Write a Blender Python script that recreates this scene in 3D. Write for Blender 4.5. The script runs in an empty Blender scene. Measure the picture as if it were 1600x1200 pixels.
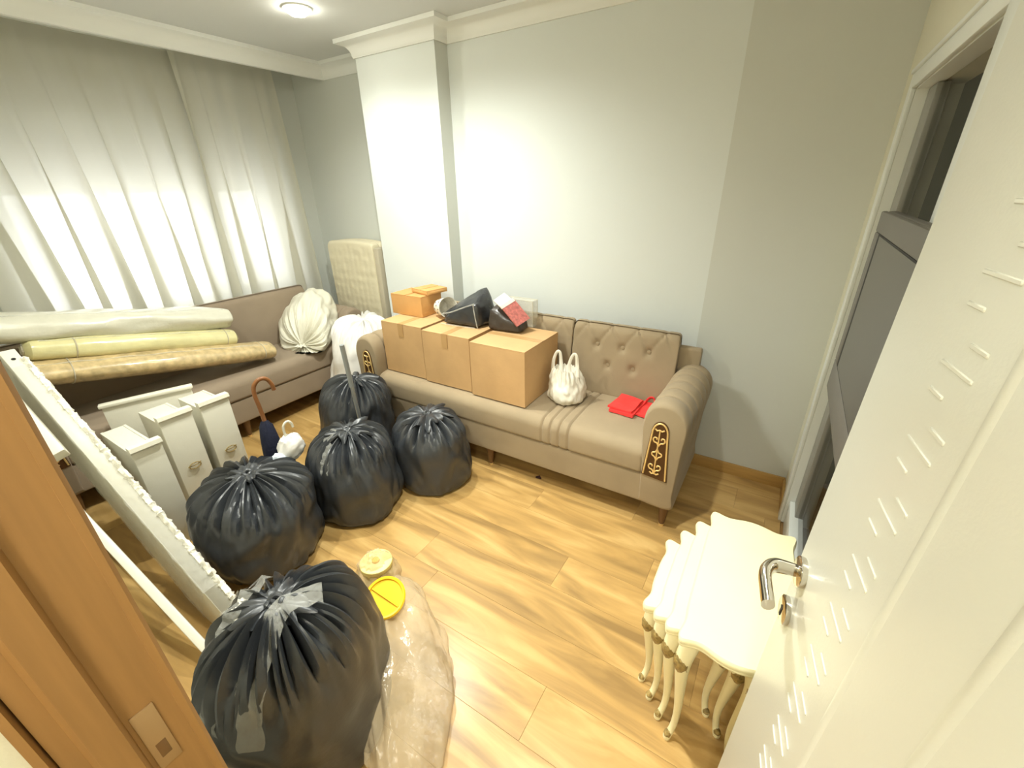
import bpy, bmesh, math, random
from mathutils import Vector, Matrix, noise
random.seed(7)
S = bpy.context.scene
C = S.collection
PI = math.pi

# ------------------------------------------------------------------ camera, sky, exposure
H = 1.6
R = Matrix(((0.8495276, -0.20548403, 0.48587978),
            (0.52716362, 0.36563801, -0.76707715),
            (-0.02003402, 0.90779136, 0.41894329)))
cd = bpy.data.cameras.new('camera')
cam = bpy.data.objects.new('camera', cd)
C.objects.link(cam)
cam.matrix_world = Matrix.Translation((0, 0, H)) @ R.to_4x4()
cd.sensor_width = 36
cd.lens = 669.17 / 1600 * 36
cd.clip_start = 0.01
S.camera = cam

w = bpy.data.worlds.new('sky')
S.world = w
w.use_nodes = True
bg = w.node_tree.nodes['Background']
bg.inputs[0].default_value = (0.93, 0.96, 1.0, 1)
bg.inputs[1].default_value = 2.0

S.view_settings.view_transform = 'Standard'
S.view_settings.look = 'None'
S.view_settings.gamma = 1
S.view_settings.use_curve_mapping = False
S.view_settings.exposure = 1.75
KEY_W, MID_W, SPOT_W, FILL_W, HALL_W = 34, 50, 8, 22, 14

# ------------------------------------------------------------------ materials
MATS = {}
def rgb(h):
    h = h.lstrip('#')
    v = [int(h[i:i+2], 16) / 255 for i in (0, 2, 4)]
    return tuple(((c + .055) / 1.055) ** 2.4 if c > .04045 else c / 12.92 for c in v) + (1,)
def mat(name, col, rough=.6, metal=0, bump=0, bscale=60, var=0, vscale=8, coat=0, sheen=0, trans=0, stretch=None, detail=3, spec=.5):
    if name in MATS: return MATS[name]
    m = bpy.data.materials.new(name); m.use_nodes = True
    nt = m.node_tree; b = nt.nodes['Principled BSDF']
    c = rgb(col)
    b.inputs['Base Color'].default_value = c
    b.inputs['Roughness'].default_value = rough
    b.inputs['Metallic'].default_value = metal
    b.inputs['Specular IOR Level'].default_value = spec
    if coat: b.inputs['Coat Weight'].default_value = coat; b.inputs['Coat Roughness'].default_value = .08
    if sheen: b.inputs['Sheen Weight'].default_value = sheen; b.inputs['Sheen Roughness'].default_value = .4
    if bump or var:
        tc = nt.nodes.new('ShaderNodeTexCoord'); mp = nt.nodes.new('ShaderNodeMapping')
        nt.links.new(tc.outputs['Object'], mp.inputs[0])
        if stretch: mp.inputs['Scale'].default_value = stretch
    if var:
        n = nt.nodes.new('ShaderNodeTexNoise'); n.inputs['Scale'].default_value = vscale; n.inputs['Detail'].default_value = 4
        nt.links.new(mp.outputs[0], n.inputs[0])
        r = nt.nodes.new('ShaderNodeValToRGB')
        r.color_ramp.elements[0].position = .3; r.color_ramp.elements[1].position = .7
        r.color_ramp.elements[0].color = tuple(max(0, x * (1 - var)) for x in c[:3]) + (1,)
        r.color_ramp.elements[1].color = tuple(min(1, x * (1 + var)) for x in c[:3]) + (1,)
        nt.links.new(n.outputs[0], r.inputs[0]); nt.links.new(r.outputs[0], b.inputs['Base Color'])
    if bump:
        n2 = nt.nodes.new('ShaderNodeTexNoise'); n2.inputs['Scale'].default_value = bscale; n2.inputs['Detail'].default_value = detail
        nt.links.new(mp.outputs[0], n2.inputs[0])
        bp = nt.nodes.new('ShaderNodeBump'); bp.inputs['Strength'].default_value = bump; bp.inputs['Distance'].default_value = .01
        nt.links.new(n2.outputs[0], bp.inputs['Height']); nt.links.new(bp.outputs[0], b.inputs['Normal'])
    MATS[name] = m
    return m

M = {}
M['wall'] = mat('light_grey_paint', '#d9dedc', .75, bump=.04, bscale=180)
M['wall_grey'] = mat('grey_paint_and_shade', '#cccfc9', .75, bump=.04, bscale=180)  # grey paint; also puts shade into the column sides and niche
M['wall_cream'] = mat('cream_paint', '#dcd9c4', .75, bump=.04, bscale=180)
M['ceiling'] = mat('ceiling_paint', '#d6d8d7', .8, bump=.03, bscale=150)
M['cornice'] = mat('cornice_plaster', '#e9ebe8', .6)
M['fabric'] = mat('taupe_fabric', '#9c8b70', .85, bump=.12, bscale=420, var=.07, vscale=5, sheen=.12)
M['fabric_b'] = mat('mauve_taupe_fabric', '#958571', .85, bump=.12, bscale=420, var=.07, vscale=5, sheen=.12)
M['plaque'] = mat('brown_plaque', '#4a2c10', .45, var=.15)
M['gold'] = mat('pale_gold', '#e9c987', .35, metal=.35)
M['gold_carved'] = mat('antique_gold_carving', '#a08a55', .5, metal=.4, var=.4, vscale=90, bump=.6, bscale=140)
M['legwood'] = mat('tapered_leg_wood', '#6b4c2c', .4)
M['metal'] = mat('polished_chrome', '#cfcac0', .12, metal=1)
M['steel'] = mat('brushed_pole_grey', '#a9adae', .35, metal=.6)
M['card'] = mat('cardboard', '#c8a272', .8, var=.07, vscale=6, bump=.08, bscale=80)
M['card_dark'] = mat('cardboard_cut_edge', '#8d6a3f', .9)
M['card2'] = mat('orange_cardboard', '#c8985c', .8, var=.08, vscale=7)
M['tape'] = mat('brown_packing_tape', '#c09a68', .25)
M['black'] = mat('black_bin_plastic', '#34373b', .36, bump=.35, bscale=11, detail=5, spec=.7)
M['black2'] = mat('black_film_plastic', '#2c2d30', .25, bump=.5, bscale=16, detail=6, spec=.7)
M['whitebag'] = mat('white_sack_plastic', '#dfdccb', .45, bump=.5, bscale=14, detail=5)
M['whitebag2'] = mat('bright_white_plastic', '#eeece8', .45, bump=.5, bscale=16, detail=5)
M['carrier'] = mat('white_carrier_plastic', '#ded9cb', .35, bump=.5, bscale=22, detail=5)
M['white_lacquer'] = mat('white_lacquer', '#e6e3d4', .35, var=.02)
M['white_foil'] = mat('white_furniture_foil', '#e4e1d2', .4, bump=.18, bscale=16, detail=4)
M['foam'] = mat('white_packing_foam', '#efece0', .8, bump=.8, bscale=60)
M['cream'] = mat('cream_lacquer', '#f0e7bd', .38, var=.02)
M['door'] = mat('white_door_lacquer', '#dcdcd0', .3, bump=.03, bscale=200)
M['pvc'] = mat('white_frame_paint', '#dfe2dd', .35)
M['wood_frame'] = mat('orange_wood_veneer', '#9a7242', .55, var=.08, vscale=9, stretch=(9, 9, .5))
M['baseboard'] = mat('oak_skirting', '#b08a4c', .45, var=.1, vscale=10, stretch=(.7, 6, 6))
M['tv'] = mat('dark_grey_plastic', '#67645f', .45)
M['tvscreen'] = mat('grey_screen', '#54524e', .3)
M['dark'] = mat('black_gap', '#0b0b0b', .6)
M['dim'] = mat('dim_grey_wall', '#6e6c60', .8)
M['mattress'] = mat('cream_quilted_cloth', '#d9d0b4', .7, bump=.3, bscale=18, detail=4)
M['mattress_side'] = mat('beige_mattress_border', '#b6ad97', .6, bump=.4, bscale=14)
M['rug_white'] = mat('white_wrapped_rug', '#cfcdbd', .3, var=.06, vscale=10, bump=.4, bscale=18, coat=.6)
M['rug_cream'] = mat('cream_wrapped_rug', '#d3cc9a', .3, var=.08, vscale=14, bump=.3, bscale=20, coat=.6)
M['rug_beige'] = mat('beige_patterned_rug', '#c3ad80', .35, var=.28, vscale=26, bump=.3, bscale=24, coat=.5)
M['red'] = mat('coral_red_plastic', '#e8403f', .4, bump=.25, bscale=24)
M['navy'] = mat('navy_cloth', '#141a33', .8, bump=.3, bscale=60)
M['handle_wood'] = mat('brown_bentwood', '#8a5a33', .35, var=.15, vscale=20)
M['yellow'] = mat('yellow_plastic', '#f0c018', .35)
M['paleyellow'] = mat('pale_yellow_plastic', '#f0e294', .4)
M['paper'] = mat('white_paper', '#e8e4d8', .7, var=.1, vscale=70)
M['pink'] = mat('pink_print_card', '#bd6f68', .5, var=.3, vscale=70)
M['bluewhite'] = mat('pale_blue_white_cloth', '#dfeaf6', .6, bump=.5, bscale=40)

def film(name, col, alpha, rough=.15, bump=.5, bscale=14):
    """thin see-through plastic: part transparent, part glossy film"""
    m = bpy.data.materials.new(name); m.use_nodes = True; nt = m.node_tree
    out = nt.nodes['Material Output']; b = nt.nodes['Principled BSDF']
    b.inputs['Base Color'].default_value = rgb(col); b.inputs['Roughness'].default_value = rough
    t = nt.nodes.new('ShaderNodeBsdfTransparent'); mx = nt.nodes.new('ShaderNodeMixShader')
    mx.inputs[0].default_value = alpha
    nt.links.new(t.outputs[0], mx.inputs[1]); nt.links.new(b.outputs[0], mx.inputs[2]); nt.links.new(mx.outputs[0], out.inputs[0])
    n2 = nt.nodes.new('ShaderNodeTexNoise'); n2.inputs['Scale'].default_value = bscale; n2.inputs['Detail'].default_value = 5
    tc = nt.nodes.new('ShaderNodeTexCoord'); nt.links.new(tc.outputs['Object'], n2.inputs[0])
    bp = nt.nodes.new('ShaderNodeBump'); bp.inputs['Strength'].default_value = bump; bp.inputs['Distance'].default_value = .02
    nt.links.new(n2.outputs[0], bp.inputs['Height']); nt.links.new(bp.outputs[0], b.inputs['Normal'])
    return m
M['clear'] = film('clear_plastic_film', '#d3bf9c', .40)
M['cleartape'] = film('clear_sticky_tape', '#e4e4dc', .26, .08, 1.0, 30)
M['pane'] = film('window_glass', '#30332e', .18, .03, 0)

def curtain_mat():
    m = bpy.data.materials.new('sheer_curtain'); m.use_nodes = True; nt = m.node_tree
    out = nt.nodes['Material Output']; nt.nodes.remove(nt.nodes['Principled BSDF'])
    d = nt.nodes.new('ShaderNodeBsdfDiffuse'); d.inputs[0].default_value = rgb('#dedccd')
    t = nt.nodes.new('ShaderNodeBsdfTranslucent'); t.inputs[0].default_value = rgb('#d9d8d0')
    tr = nt.nodes.new('ShaderNodeBsdfTransparent'); tr.inputs[0].default_value = (1, 1, 1, 1)
    a = nt.nodes.new('ShaderNodeMixShader'); a.inputs[0].default_value = .42
    b = nt.nodes.new('ShaderNodeMixShader'); b.inputs[0].default_value = .03
    nt.links.new(d.outputs[0], a.inputs[1]); nt.links.new(t.outputs[0], a.inputs[2])
    nt.links.new(a.outputs[0], b.inputs[1]); nt.links.new(tr.outputs[0], b.inputs[2]); nt.links.new(b.outputs[0], out.inputs[0])
    return m
M['curtain'] = curtain_mat()

def glow_mat(name, col, e):
    m = bpy.data.materials.new(name); m.use_nodes = True
    b = m.node_tree.nodes['Principled BSDF']
    b.inputs['Emission Color'].default_value = rgb(col); b.inputs['Emission Strength'].default_value = e
    return m
M['bulb'] = glow_mat('lamp_lens', '#fffbe8', 25)

def plank_mat():
    m = bpy.data.materials.new('oak_laminate'); m.use_nodes = True; nt = m.node_tree; b = nt.nodes['Principled BSDF']
    L = nt.links.new; N = nt.nodes.new
    g = N('ShaderNodeNewGeometry'); oi = N('ShaderNodeObjectInfo')
    mp = N('ShaderNodeMapping'); mp.inputs['Scale'].default_value = (1.0, 6.5, 1)
    sc = N('ShaderNodeVectorMath'); sc.operation = 'SCALE'; sc.inputs['Scale'].default_value = 40
    cmb = N('ShaderNodeCombineXYZ'); L(oi.outputs['Random'], cmb.inputs[0]); L(oi.outputs['Random'], cmb.inputs[1]); L(cmb.outputs[0], sc.inputs[0])
    ad = N('ShaderNodeVectorMath'); ad.operation = 'ADD'; L(g.outputs['Position'], ad.inputs[0]); L(sc.outputs[0], ad.inputs[1])
    L(ad.outputs[0], mp.inputs[0])
    n = N('ShaderNodeTexNoise'); n.inputs['Scale'].default_value = 1.6; n.inputs['Detail'].default_value = 7; n.inputs['Distortion'].default_value = 1.1
    L(mp.outputs[0], n.inputs[0])
    r = N('ShaderNodeValToRGB'); e = r.color_ramp.elements
    e[0].position = .30; e[0].color = rgb('#967748'); e[1].position = .68; e[1].color = rgb('#cfac70')
    x = r.color_ramp.elements.new(.5); x.color = rgb('#ba955a')
    L(n.outputs[0], r.inputs[0])
    # knots
    v = N('ShaderNodeTexVoronoi'); v.inputs['Scale'].default_value = 1.5
    mp2 = N('ShaderNodeMapping'); mp2.inputs['Scale'].default_value = (1.0, 2.4, 1); L(ad.outputs[0], mp2.inputs[0]); L(mp2.outputs[0], v.inputs[0])
    kr = N('ShaderNodeValToRGB'); kr.color_ramp.elements[0].position = .0; kr.color_ramp.elements[0].color = (.30, .22, .14, 1)
    kr.color_ramp.elements[1].position = .05; kr.color_ramp.elements[1].color = (1, 1, 1, 1); L(v.outputs['Distance'], kr.inputs[0])
    mul = N('ShaderNodeMixRGB'); mul.blend_type = 'MULTIPLY'; mul.inputs[0].default_value = .75
    L(r.outputs[0], mul.inputs[1]); L(kr.outputs[0], mul.inputs[2])
    hs = N('ShaderNodeHueSaturation'); mr = N('ShaderNodeMapRange'); mr.inputs['To Min'].default_value = .94; mr.inputs['To Max'].default_value = 1.06
    L(oi.outputs['Random'], mr.inputs[0]); L(mr.outputs[0], hs.inputs['Value']); L(mul.outputs[0], hs.inputs['Color'])
    L(hs.outputs[0], b.inputs['Base Color'])
    b.inputs['Roughness'].default_value = .3; b.inputs['Specular IOR Level'].default_value = .5
    bp = N('ShaderNodeBump'); bp.inputs['Strength'].default_value = .12; bp.inputs['Distance'].default_value = .004
    L(n.outputs[0], bp.inputs['Height']); L(bp.outputs[0], b.inputs['Normal'])
    return m
M['plank'] = plank_mat()

# ------------------------------------------------------------------ helpers
def thing(name, label, cat, loc=(0, 0, 0), rotz=0, group=None):
    o = bpy.data.objects.new(name, None); C.objects.link(o)
    o.empty_display_size = .05
    o.location = loc; o.rotation_euler = (0, 0, rotz)
    o['label'] = label; o['category'] = cat
    if group: o['group'] = group
    return o
def tag(o, label, cat, group=None):
    o['label'] = label; o['category'] = cat
    if group: o['group'] = group
    return o
def obj(name, bm, m, parent=None, smooth=True, loc=None):
    """links the bmesh as one mesh object; mesh coordinates are local to the parent (or to loc)"""
    bmesh.ops.recalc_face_normals(bm, faces=bm.faces[:])
    me = bpy.data.meshes.new(name)
    if smooth:
        for f in bm.faces: f.smooth = True
        for e in bm.edges:
            if len(e.link_faces) == 2 and e.calc_face_angle(0) > .7: e.smooth = False
    bm.to_mesh(me); bm.free()
    me.materials.append(M[m] if isinstance(m, str) else m)
    o = bpy.data.objects.new(name, me); C.objects.link(o)
    if loc: o.location = loc
    if parent: o.parent = parent
    return o
def struct(name, bm, m, parent=None, smooth=True):
    o = obj(name, bm, m, parent, smooth)
    if not parent: o['kind'] = 'structure'
    return o
def NB(): return bmesh.new()
def bx(bm, x0, x1, y0, y1, z0, z1, bev=0, seg=2, mtx=None):
    r = bmesh.ops.create_cube(bm, size=1)
    vs = r['verts']
    bmesh.ops.scale(bm, vec=(x1 - x0, y1 - y0, z1 - z0), verts=vs)
    bmesh.ops.translate(bm, vec=((x0 + x1) / 2, (y0 + y1) / 2, (z0 + z1) / 2), verts=vs)
    if bev:
        es = list({e for v in vs for e in v.link_edges})
        g = bmesh.ops.bevel(bm, geom=es, offset=bev, segments=seg, profile=.5, affect='EDGES')
        vs = list({v for f in g['faces'] for v in f.verts} | {v for v in vs if v.is_valid})
    if mtx: bmesh.ops.transform(bm, matrix=mtx, verts=vs)
    return bm
def box(x0, x1, y0, y1, z0, z1, bev=0, seg=2, mtx=None): return bx(NB(), x0, x1, y0, y1, z0, z1, bev, seg, mtx)
def rings_to(bm, rings, closed=True, caps=True):
    V = [[bm.verts.new(p) for p in r] for r in rings]
    n = len(rings[0])
    for a, b in zip(V, V[1:]):
        for i in range(n if closed else n - 1):
            j = (i + 1) % n
            bm.faces.new((a[i], a[j], b[j], b[i]))
    if caps and closed:
        bm.faces.new(V[0]); bm.faces.new(V[-1])
    return bm
def frames(path):
    P = [Vector(p) for p in path]; out = []
    up = Vector((0, 0, 1)); prev = None
    for i, p in enumerate(P):
        t = (P[min(i + 1, len(P) - 1)] - P[max(i - 1, 0)]).normalized()
        if prev is None:
            a = up if abs(t.z) < .9 else Vector((1, 0, 0))
            n = (a - t * a.dot(t)).normalized()
        else:
            n = prev - t * prev.dot(t)
            n = n.normalized() if n.length > 1e-6 else prev
        prev = n; out.append((p, t, n, t.cross(n)))
    return out
def tube(bm, path, rad, seg=10, flat=None, caps=True):
    fr = frames(path); rings = []
    for i, (p, t, n, b) in enumerate(fr):
        r = rad[i] if isinstance(rad, (list, tuple)) else rad
        rb = r * (flat if flat else 1)
        rings.append([p + n * (r * math.cos(2 * PI * k / seg)) + b * (rb * math.sin(2 * PI * k / seg)) for k in range(seg)])
    return rings_to(bm, rings, True, caps)
def catmull(pts, n):
    P = [Vector(p) if len(p) == 3 else Vector((p[0], p[1], 0)) for p in pts]
    P = [P[0] * 2 - P[1]] + P + [P[-1] * 2 - P[-2]]
    out = []
    m = len(P) - 3
    for k in range(n + 1):
        u = k / n * m; i = min(int(u), m - 1); t = u - i
        a, b, c, d = P[i:i + 4]
        out.append(.5 * ((2 * b) + (c - a) * t + (2 * a - 5 * b + 4 * c - d) * t * t + (3 * b - a - 3 * c + d) * t ** 3))
    return out
def lathe(bm, prof, seg=24, mtx=None):
    rings = [[Vector((r * math.cos(2 * PI * k / seg), r * math.sin(2 * PI * k / seg), z)) for k in range(seg)] for r, z in prof]
    if mtx: rings = [[mtx @ p for p in r] for r in rings]
    return rings_to(bm, rings)
def prism(bm, outline, z0, z1, mtx=None):
    a = [Vector((x, y, z0)) for x, y in outline]; b = [Vector((x, y, z1)) for x, y in outline]
    if mtx: a = [mtx @ p for p in a]; b = [mtx @ p for p in b]
    return rings_to(bm, [a, b])
def sweep_x(prof, xs, disp=None, end=.02, endn=4, axis='x'):
    """sweeps a closed (y,z) profile along x, rounded ends; disp(x,y,z) -> (dy,dz)"""
    cy = sum(p[0] for p in prof) / len(prof); cz = sum(p[1] for p in prof) / len(prof)
    ext = max(max(abs(p[0] - cy), abs(p[1] - cz)) for p in prof)
    rings = []
    x0, x1 = xs[0], xs[-1]
    full = []
    for k in range(endn):
        a = PI / 2 * k / endn
        full.append((x0 + end * (1 - math.sin(a)) , 1 - (1 - math.cos(a)) * end / ext if False else 1 - end / ext * (1 - math.sin(PI / 2 - (PI / 2 - a))) if False else 1 - end / ext * (1 - math.sin(a))))
    ends0 = [(x0 + end * (1 - math.cos(PI / 2 * k / endn)), 1 - end / ext * (1 - math.sin(PI / 2 * k / endn))) for k in range(endn)]
    ends1 = [(x1 - end * (1 - math.cos(PI / 2 * k / endn)), 1 - end / ext * (1 - math.sin(PI / 2 * k / endn))) for k in range(endn)][::-1]
    mid = [(x, 1) for x in xs if x0 + end < x < x1 - end]
    for x, s in ends0 + mid + ends1:
        ring = []
        for (y, z) in prof:
            yy = cy + (y - cy) * s; zz = cz + (z - cz) * s
            if disp:
                dy, dz = disp(x, yy, zz); yy += dy; zz += dz
            ring.append(Vector((x, yy, zz)) if axis == 'x' else Vector((yy, x, zz)))
        rings.append(ring)
    return rings_to(NB(), rings)
def lin(a, b, n): return [a + (b - a) * i / (n - 1) for i in range(n)]
def rrect(y0, y1, z0, z1, r, n=5, sub=8):
    """rounded rectangle profile with r=(bl,br,tr,tl)"""
    rs = r if isinstance(r, (tuple, list)) else (r,) * 4
    cs = [(y0 + rs[0], z0 + rs[0], PI, rs[0]), (y1 - rs[1], z0 + rs[1], 1.5 * PI, rs[1]), (y1 - rs[2], z1 - rs[2], 0, rs[2]), (y0 + rs[3], z1 - rs[3], .5 * PI, rs[3])]
    pts = []
    for cx, cz, a0, q in cs:
        for k in range(n + 1):
            a = a0 + PI / 2 * k / n
            pts.append((cx + q * math.cos(a), cz + q * math.sin(a)))
    out = []
    for i, p in enumerate(pts):
        q = pts[(i + 1) % len(pts)]
        d = math.hypot(q[0] - p[0], q[1] - p[1]); m = max(1, int(d / .03)) if sub else 1
        for k in range(m): out.append((p[0] + (q[0] - p[0]) * k / m, p[1] + (q[1] - p[1]) * k / m))
    return out

# ------------------------------------------------------------------ the setting
ZC = 2.47            # ceiling
YM, YR, YCOL, YN = 2.485, 2.485, 2.37, 2.63
XL, XR = -3.72, 0.25
XC0, XC1 = -2.65, -1.98
XS = -0.336          # paint change on the back wall
fl = struct('floor', box(XL - .1, XR + .9, -1.7, YN + .1, -.06, -.008), mat('oak_joint', '#a07c4c', .7), smooth=False)
PW, PL = .19, 1.25
plank_meshes = {}
row = 0
y = -.12
offs = [0, .62, .27, .95, .44, 1.1]
while y < YN:
    y1 = min(y + PW, YN)
    x = XL - offs[row % 6]
    while x < XR:
        xa, xb = max(x, XL), min(x + PL, XR)
        if xb - xa > .04:
            key = (round(xb - xa, 3), round(y1 - y, 3))
            if key not in plank_meshes:
                o = obj('plank', box(0, key[0] - .0006, 0, key[1] - .0006, -.008, 0, .0005, 1), 'plank', fl, False)
                plank_meshes[key] = o.data
            else:
                o = bpy.data.objects.new('plank', plank_meshes[key]); C.objects.link(o); o.parent = fl
            o.location = (xa, y, 0)
        x += PL
    y += PW; row += 1
# hallway floor
struct('floor_hall', box(-.6, .9, -1.7, -.122, -.008, 0), 'plank', smooth=False)
struct('ceiling', box(XL - .1, XR + .9, -1.7, YN + .1, ZC, ZC + .1), 'ceiling', smooth=False)

# back wall pieces
struct('wall_back', box(XC1, XS, YM, YN + .1, 0, ZC), 'wall', smooth=False)
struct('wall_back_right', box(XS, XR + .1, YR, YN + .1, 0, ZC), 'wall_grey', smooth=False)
col_ = struct('wall_column', box(XC0, XC1, YCOL + .002, YN + .1, 0, ZC), 'wall_grey', smooth=False)  # side faces take the greyer tone, shade put into their colour
obj('lighter_front', box(XC0, XC1, YCOL, YCOL + .0019, .0002, ZC - .0002), 'wall', col_, False)
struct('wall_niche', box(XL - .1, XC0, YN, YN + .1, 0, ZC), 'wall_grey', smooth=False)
# window wall: opening y .62..2.28, z .82..2.05
WY0, WY1, WZ0, WZ1 = .64, 2.27, .80, 2.05
b = NB()
bx(b, XL - .22, XL, .06, WY0, 0, ZC); bx(b, XL - .22, XL, WY1, YN + .1, 0, ZC)
bx(b, XL - .22, XL, WY0, WY1, 0, WZ0); bx(b, XL - .22, XL, WY0, WY1, WZ1, ZC)
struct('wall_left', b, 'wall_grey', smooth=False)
# door wall (behind the camera's left) and hall
b = NB()
bx(b, XL - .2, -.62, -.06, .045, 0, ZC); bx(b, -.62, .25, -.06, .045, 2.05, ZC); bx(b, .31, 1.0, -.06, .02, 0, ZC)
struct('wall_front', b, 'wall_cream', smooth=False)
b = NB(); bx(b, -.72, -.60, -1.7, -.072, 0, ZC); struct('wall_hall_left', b, 'wall_cream', smooth=False)
b = NB(); bx(b, .9, 1.0, -1.7, -.06, 0, ZC); struct('wall_hall_right', b, 'wall_cream', smooth=False)
b = NB(); bx(b, -.72, 1.0, -1.8, -1.7, 0, ZC); struct('wall_hall_back', b, 'wall_cream', smooth=False)

# right wall with the doorway
DY0, DY1, DZ = 1.27, 2.175, 1.872
b = NB()
bx(b, XR, XR + .12, DY1, YR, 0, ZC); bx(b, XR, XR + .12, .52, DY0, 0, ZC); bx(b, XR + .06, XR + .12, .02, .52, 0, ZC); bx(b, XR, XR + .12, DY0, DY1, DZ, ZC)
struct('wall_right', b, 'wall_cream', smooth=False)
# dim space behind the glass
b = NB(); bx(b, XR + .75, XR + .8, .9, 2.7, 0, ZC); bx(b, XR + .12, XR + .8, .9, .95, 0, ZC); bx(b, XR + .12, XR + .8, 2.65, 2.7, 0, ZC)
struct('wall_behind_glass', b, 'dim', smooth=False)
d2 = bpy.data.objects.new('door_2', None); C.objects.link(d2); d2.location = (0, 0, 0); d2['kind'] = 'structure'
b = NB()
for (a0, a1, z0, z1) in ((DY1, DY1 + .06, 0, DZ + .048), (DY0 - .085, DY0, 0, DZ + .048)):
    bx(b, .236, .2499, a0, a1, z0, z1, .003)
bx(b, .236, .2499, DY0, DY1, DZ, DZ + .048, .003)
bx(b, .230, .2499, DY0 - .1, DY1 + .062, DZ + .048, DZ + .062, .003)
obj('casing', b, 'pvc', d2)
b = NB(); bx(b, .2501, .30, DY1 - .004, DY1 - .0005, .0, DZ); bx(b, .2501, .30, DY0 + .0005, DY0 + .004, 0, DZ); bx(b, .2501, .30, DY0, DY1, DZ - .004, DZ - .0005)
obj('jamb_lining', b, 'pvc', d2)
b = NB(); bx(b, .283, .318, DY1 - .13, DY1 - .005, .0, DZ - .005, .004); obj('stile', b, mat('grey_stile', '#8d8c85', .4), d2)
b = NB(); bx(b, .283, .318, DY0 + .005, DY0 + .1, .0, DZ - .005, .004); obj('stile', b, 'pvc', d2)
b = NB(); bx(b, .262, .318, DY0 + .1, DY1 - .005, .0, .14, .004); obj('bottom_rail', b, 'pvc', d2)
b = NB(); bx(b, .298, .302, DY0 + .1, DY1 - .13, .14, DZ - .006); obj('pane', b, 'pane', d2)

# skirting
b = NB(); prism(b, [(0, 0), (.014, 0), (.014, .055), (.008, .07), (0, .07)], -.55, XR - .003,
                Matrix(((0, 0, 1, 0), (-1, 0, 0, YR - .0002), (0, 1, 0, 0.0002), (0, 0, 0, 1))))
struct('baseboard_back', b, 'baseboard')
b = NB(); bx(b, .237, .2498, DY1 + .066, YR - .015, .0002, .07, .002); struct('baseboard_right', b, 'baseboard')

# cornice: one moulding mitred round the back walls
def cornice(path, prof):
    """path: plan polyline with the room on its right-hand side; prof: (out, z)"""
    rings = []
    for i, p in enumerate(path):
        p = Vector(p)
        def nrm(a, b):
            d = (Vector(b) - Vector(a)).normalized(); return Vector((d.y, -d.x))
        if i == 0: m = nrm(path[0], path[1]); k = 1
        elif i == len(path) - 1: m = nrm(path[-2], path[-1]); k = 1
        else:
            a, b2 = nrm(path[i - 1], path[i]), nrm(path[i], path[i + 1]); m = (a + b2).normalized(); k = 1 / max(.2, m.dot(a))
        rings.append([Vector((p.x + m.x * o * k, p.y + m.y * o * k, z)) for o, z in prof])
    return rings_to(NB(), rings)
cprof = [(0.0005, 2.372), (.010, 2.372), (.013, 2.380)] + [(.015 + .06 * (1 - math.cos(a)), 2.382 + .062 * math.sin(a)) for a in lin(0, PI / 2, 7)] + [(.088, 2.447), (.088, 2.4695), (.0005, 2.4695)]
struct('trim_1', cornice([(-3.33, YN), (XC0, YN), (XC0, YCOL), (XC1, YCOL), (XC1, YM), (XR, YM)], cprof), 'cornice')
# curtain pelmet with the same moulding, hanging in front of the window wall
pel = struct('trim_2', cornice([(-3.33, .06), (-3.33, YN - .0005)], [(-.02, 2.372)] + cprof[1:-1] + [(-.02, 2.4695)]), 'cornice')

# window: frame, sashes, panes, shutter
win = bpy.data.objects.new('window_1', None); C.objects.link(win); win['kind'] = 'structure'
XW = XL - .15
b = NB()
for (a0, a1, z0, z1) in ((WY0, WY0 + .06, WZ0, WZ1), (WY1 - .06, WY1, WZ0, WZ1), (WY0 + .06, WY1 - .06, WZ0, WZ0 + .06), (WY0 + .06, WY1 - .06, WZ1 - .06, WZ1)):
    bx(b, XW - .03, XW + .03, a0, a1, z0, z1, .004)
obj('window_frame', b, 'pvc', win)
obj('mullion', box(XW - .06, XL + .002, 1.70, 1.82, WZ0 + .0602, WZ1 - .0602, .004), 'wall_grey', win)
spans = [(WY0 + .06, 1.18), (1.18, 1.70), (1.82, WY1 - .06)]
nW = 3
for k in range(nW):
    a, a2 = spans[k]
    b = NB()
    for (p, q, z0, z1) in ((a, a + .02, WZ0 + .06, WZ1 - .06), (a2 - .02, a2, WZ0 + .06, WZ1 - .06), (a + .02, a2 - .02, WZ0 + .06, WZ0 + .09), (a + .02, a2 - .02, WZ1 - .09, WZ1 - .06)):
        bx(b, XW - .02, XW + .025, p, q, z0, z1)
    s = obj('sash', b, 'pvc', win)
    gl = film('clear_glass', '#ffffff', .06, .02, 0) if k == 0 else gl
    obj('pane', box(XW - .003, XW + .003, a + .02, a2 - .02, WZ0 + .09, WZ1 - .09), gl, s)
k = 0
z = WZ1 - .01
while z > 1.62:
    obj('shutter_slat', box(XW - .085, XW - .07, WY0 + .004, WY1 - .004, z - .046, z, .003, 1), mat('shutter_grey', '#b9b8ae', .5), win); z -= .048

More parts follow.
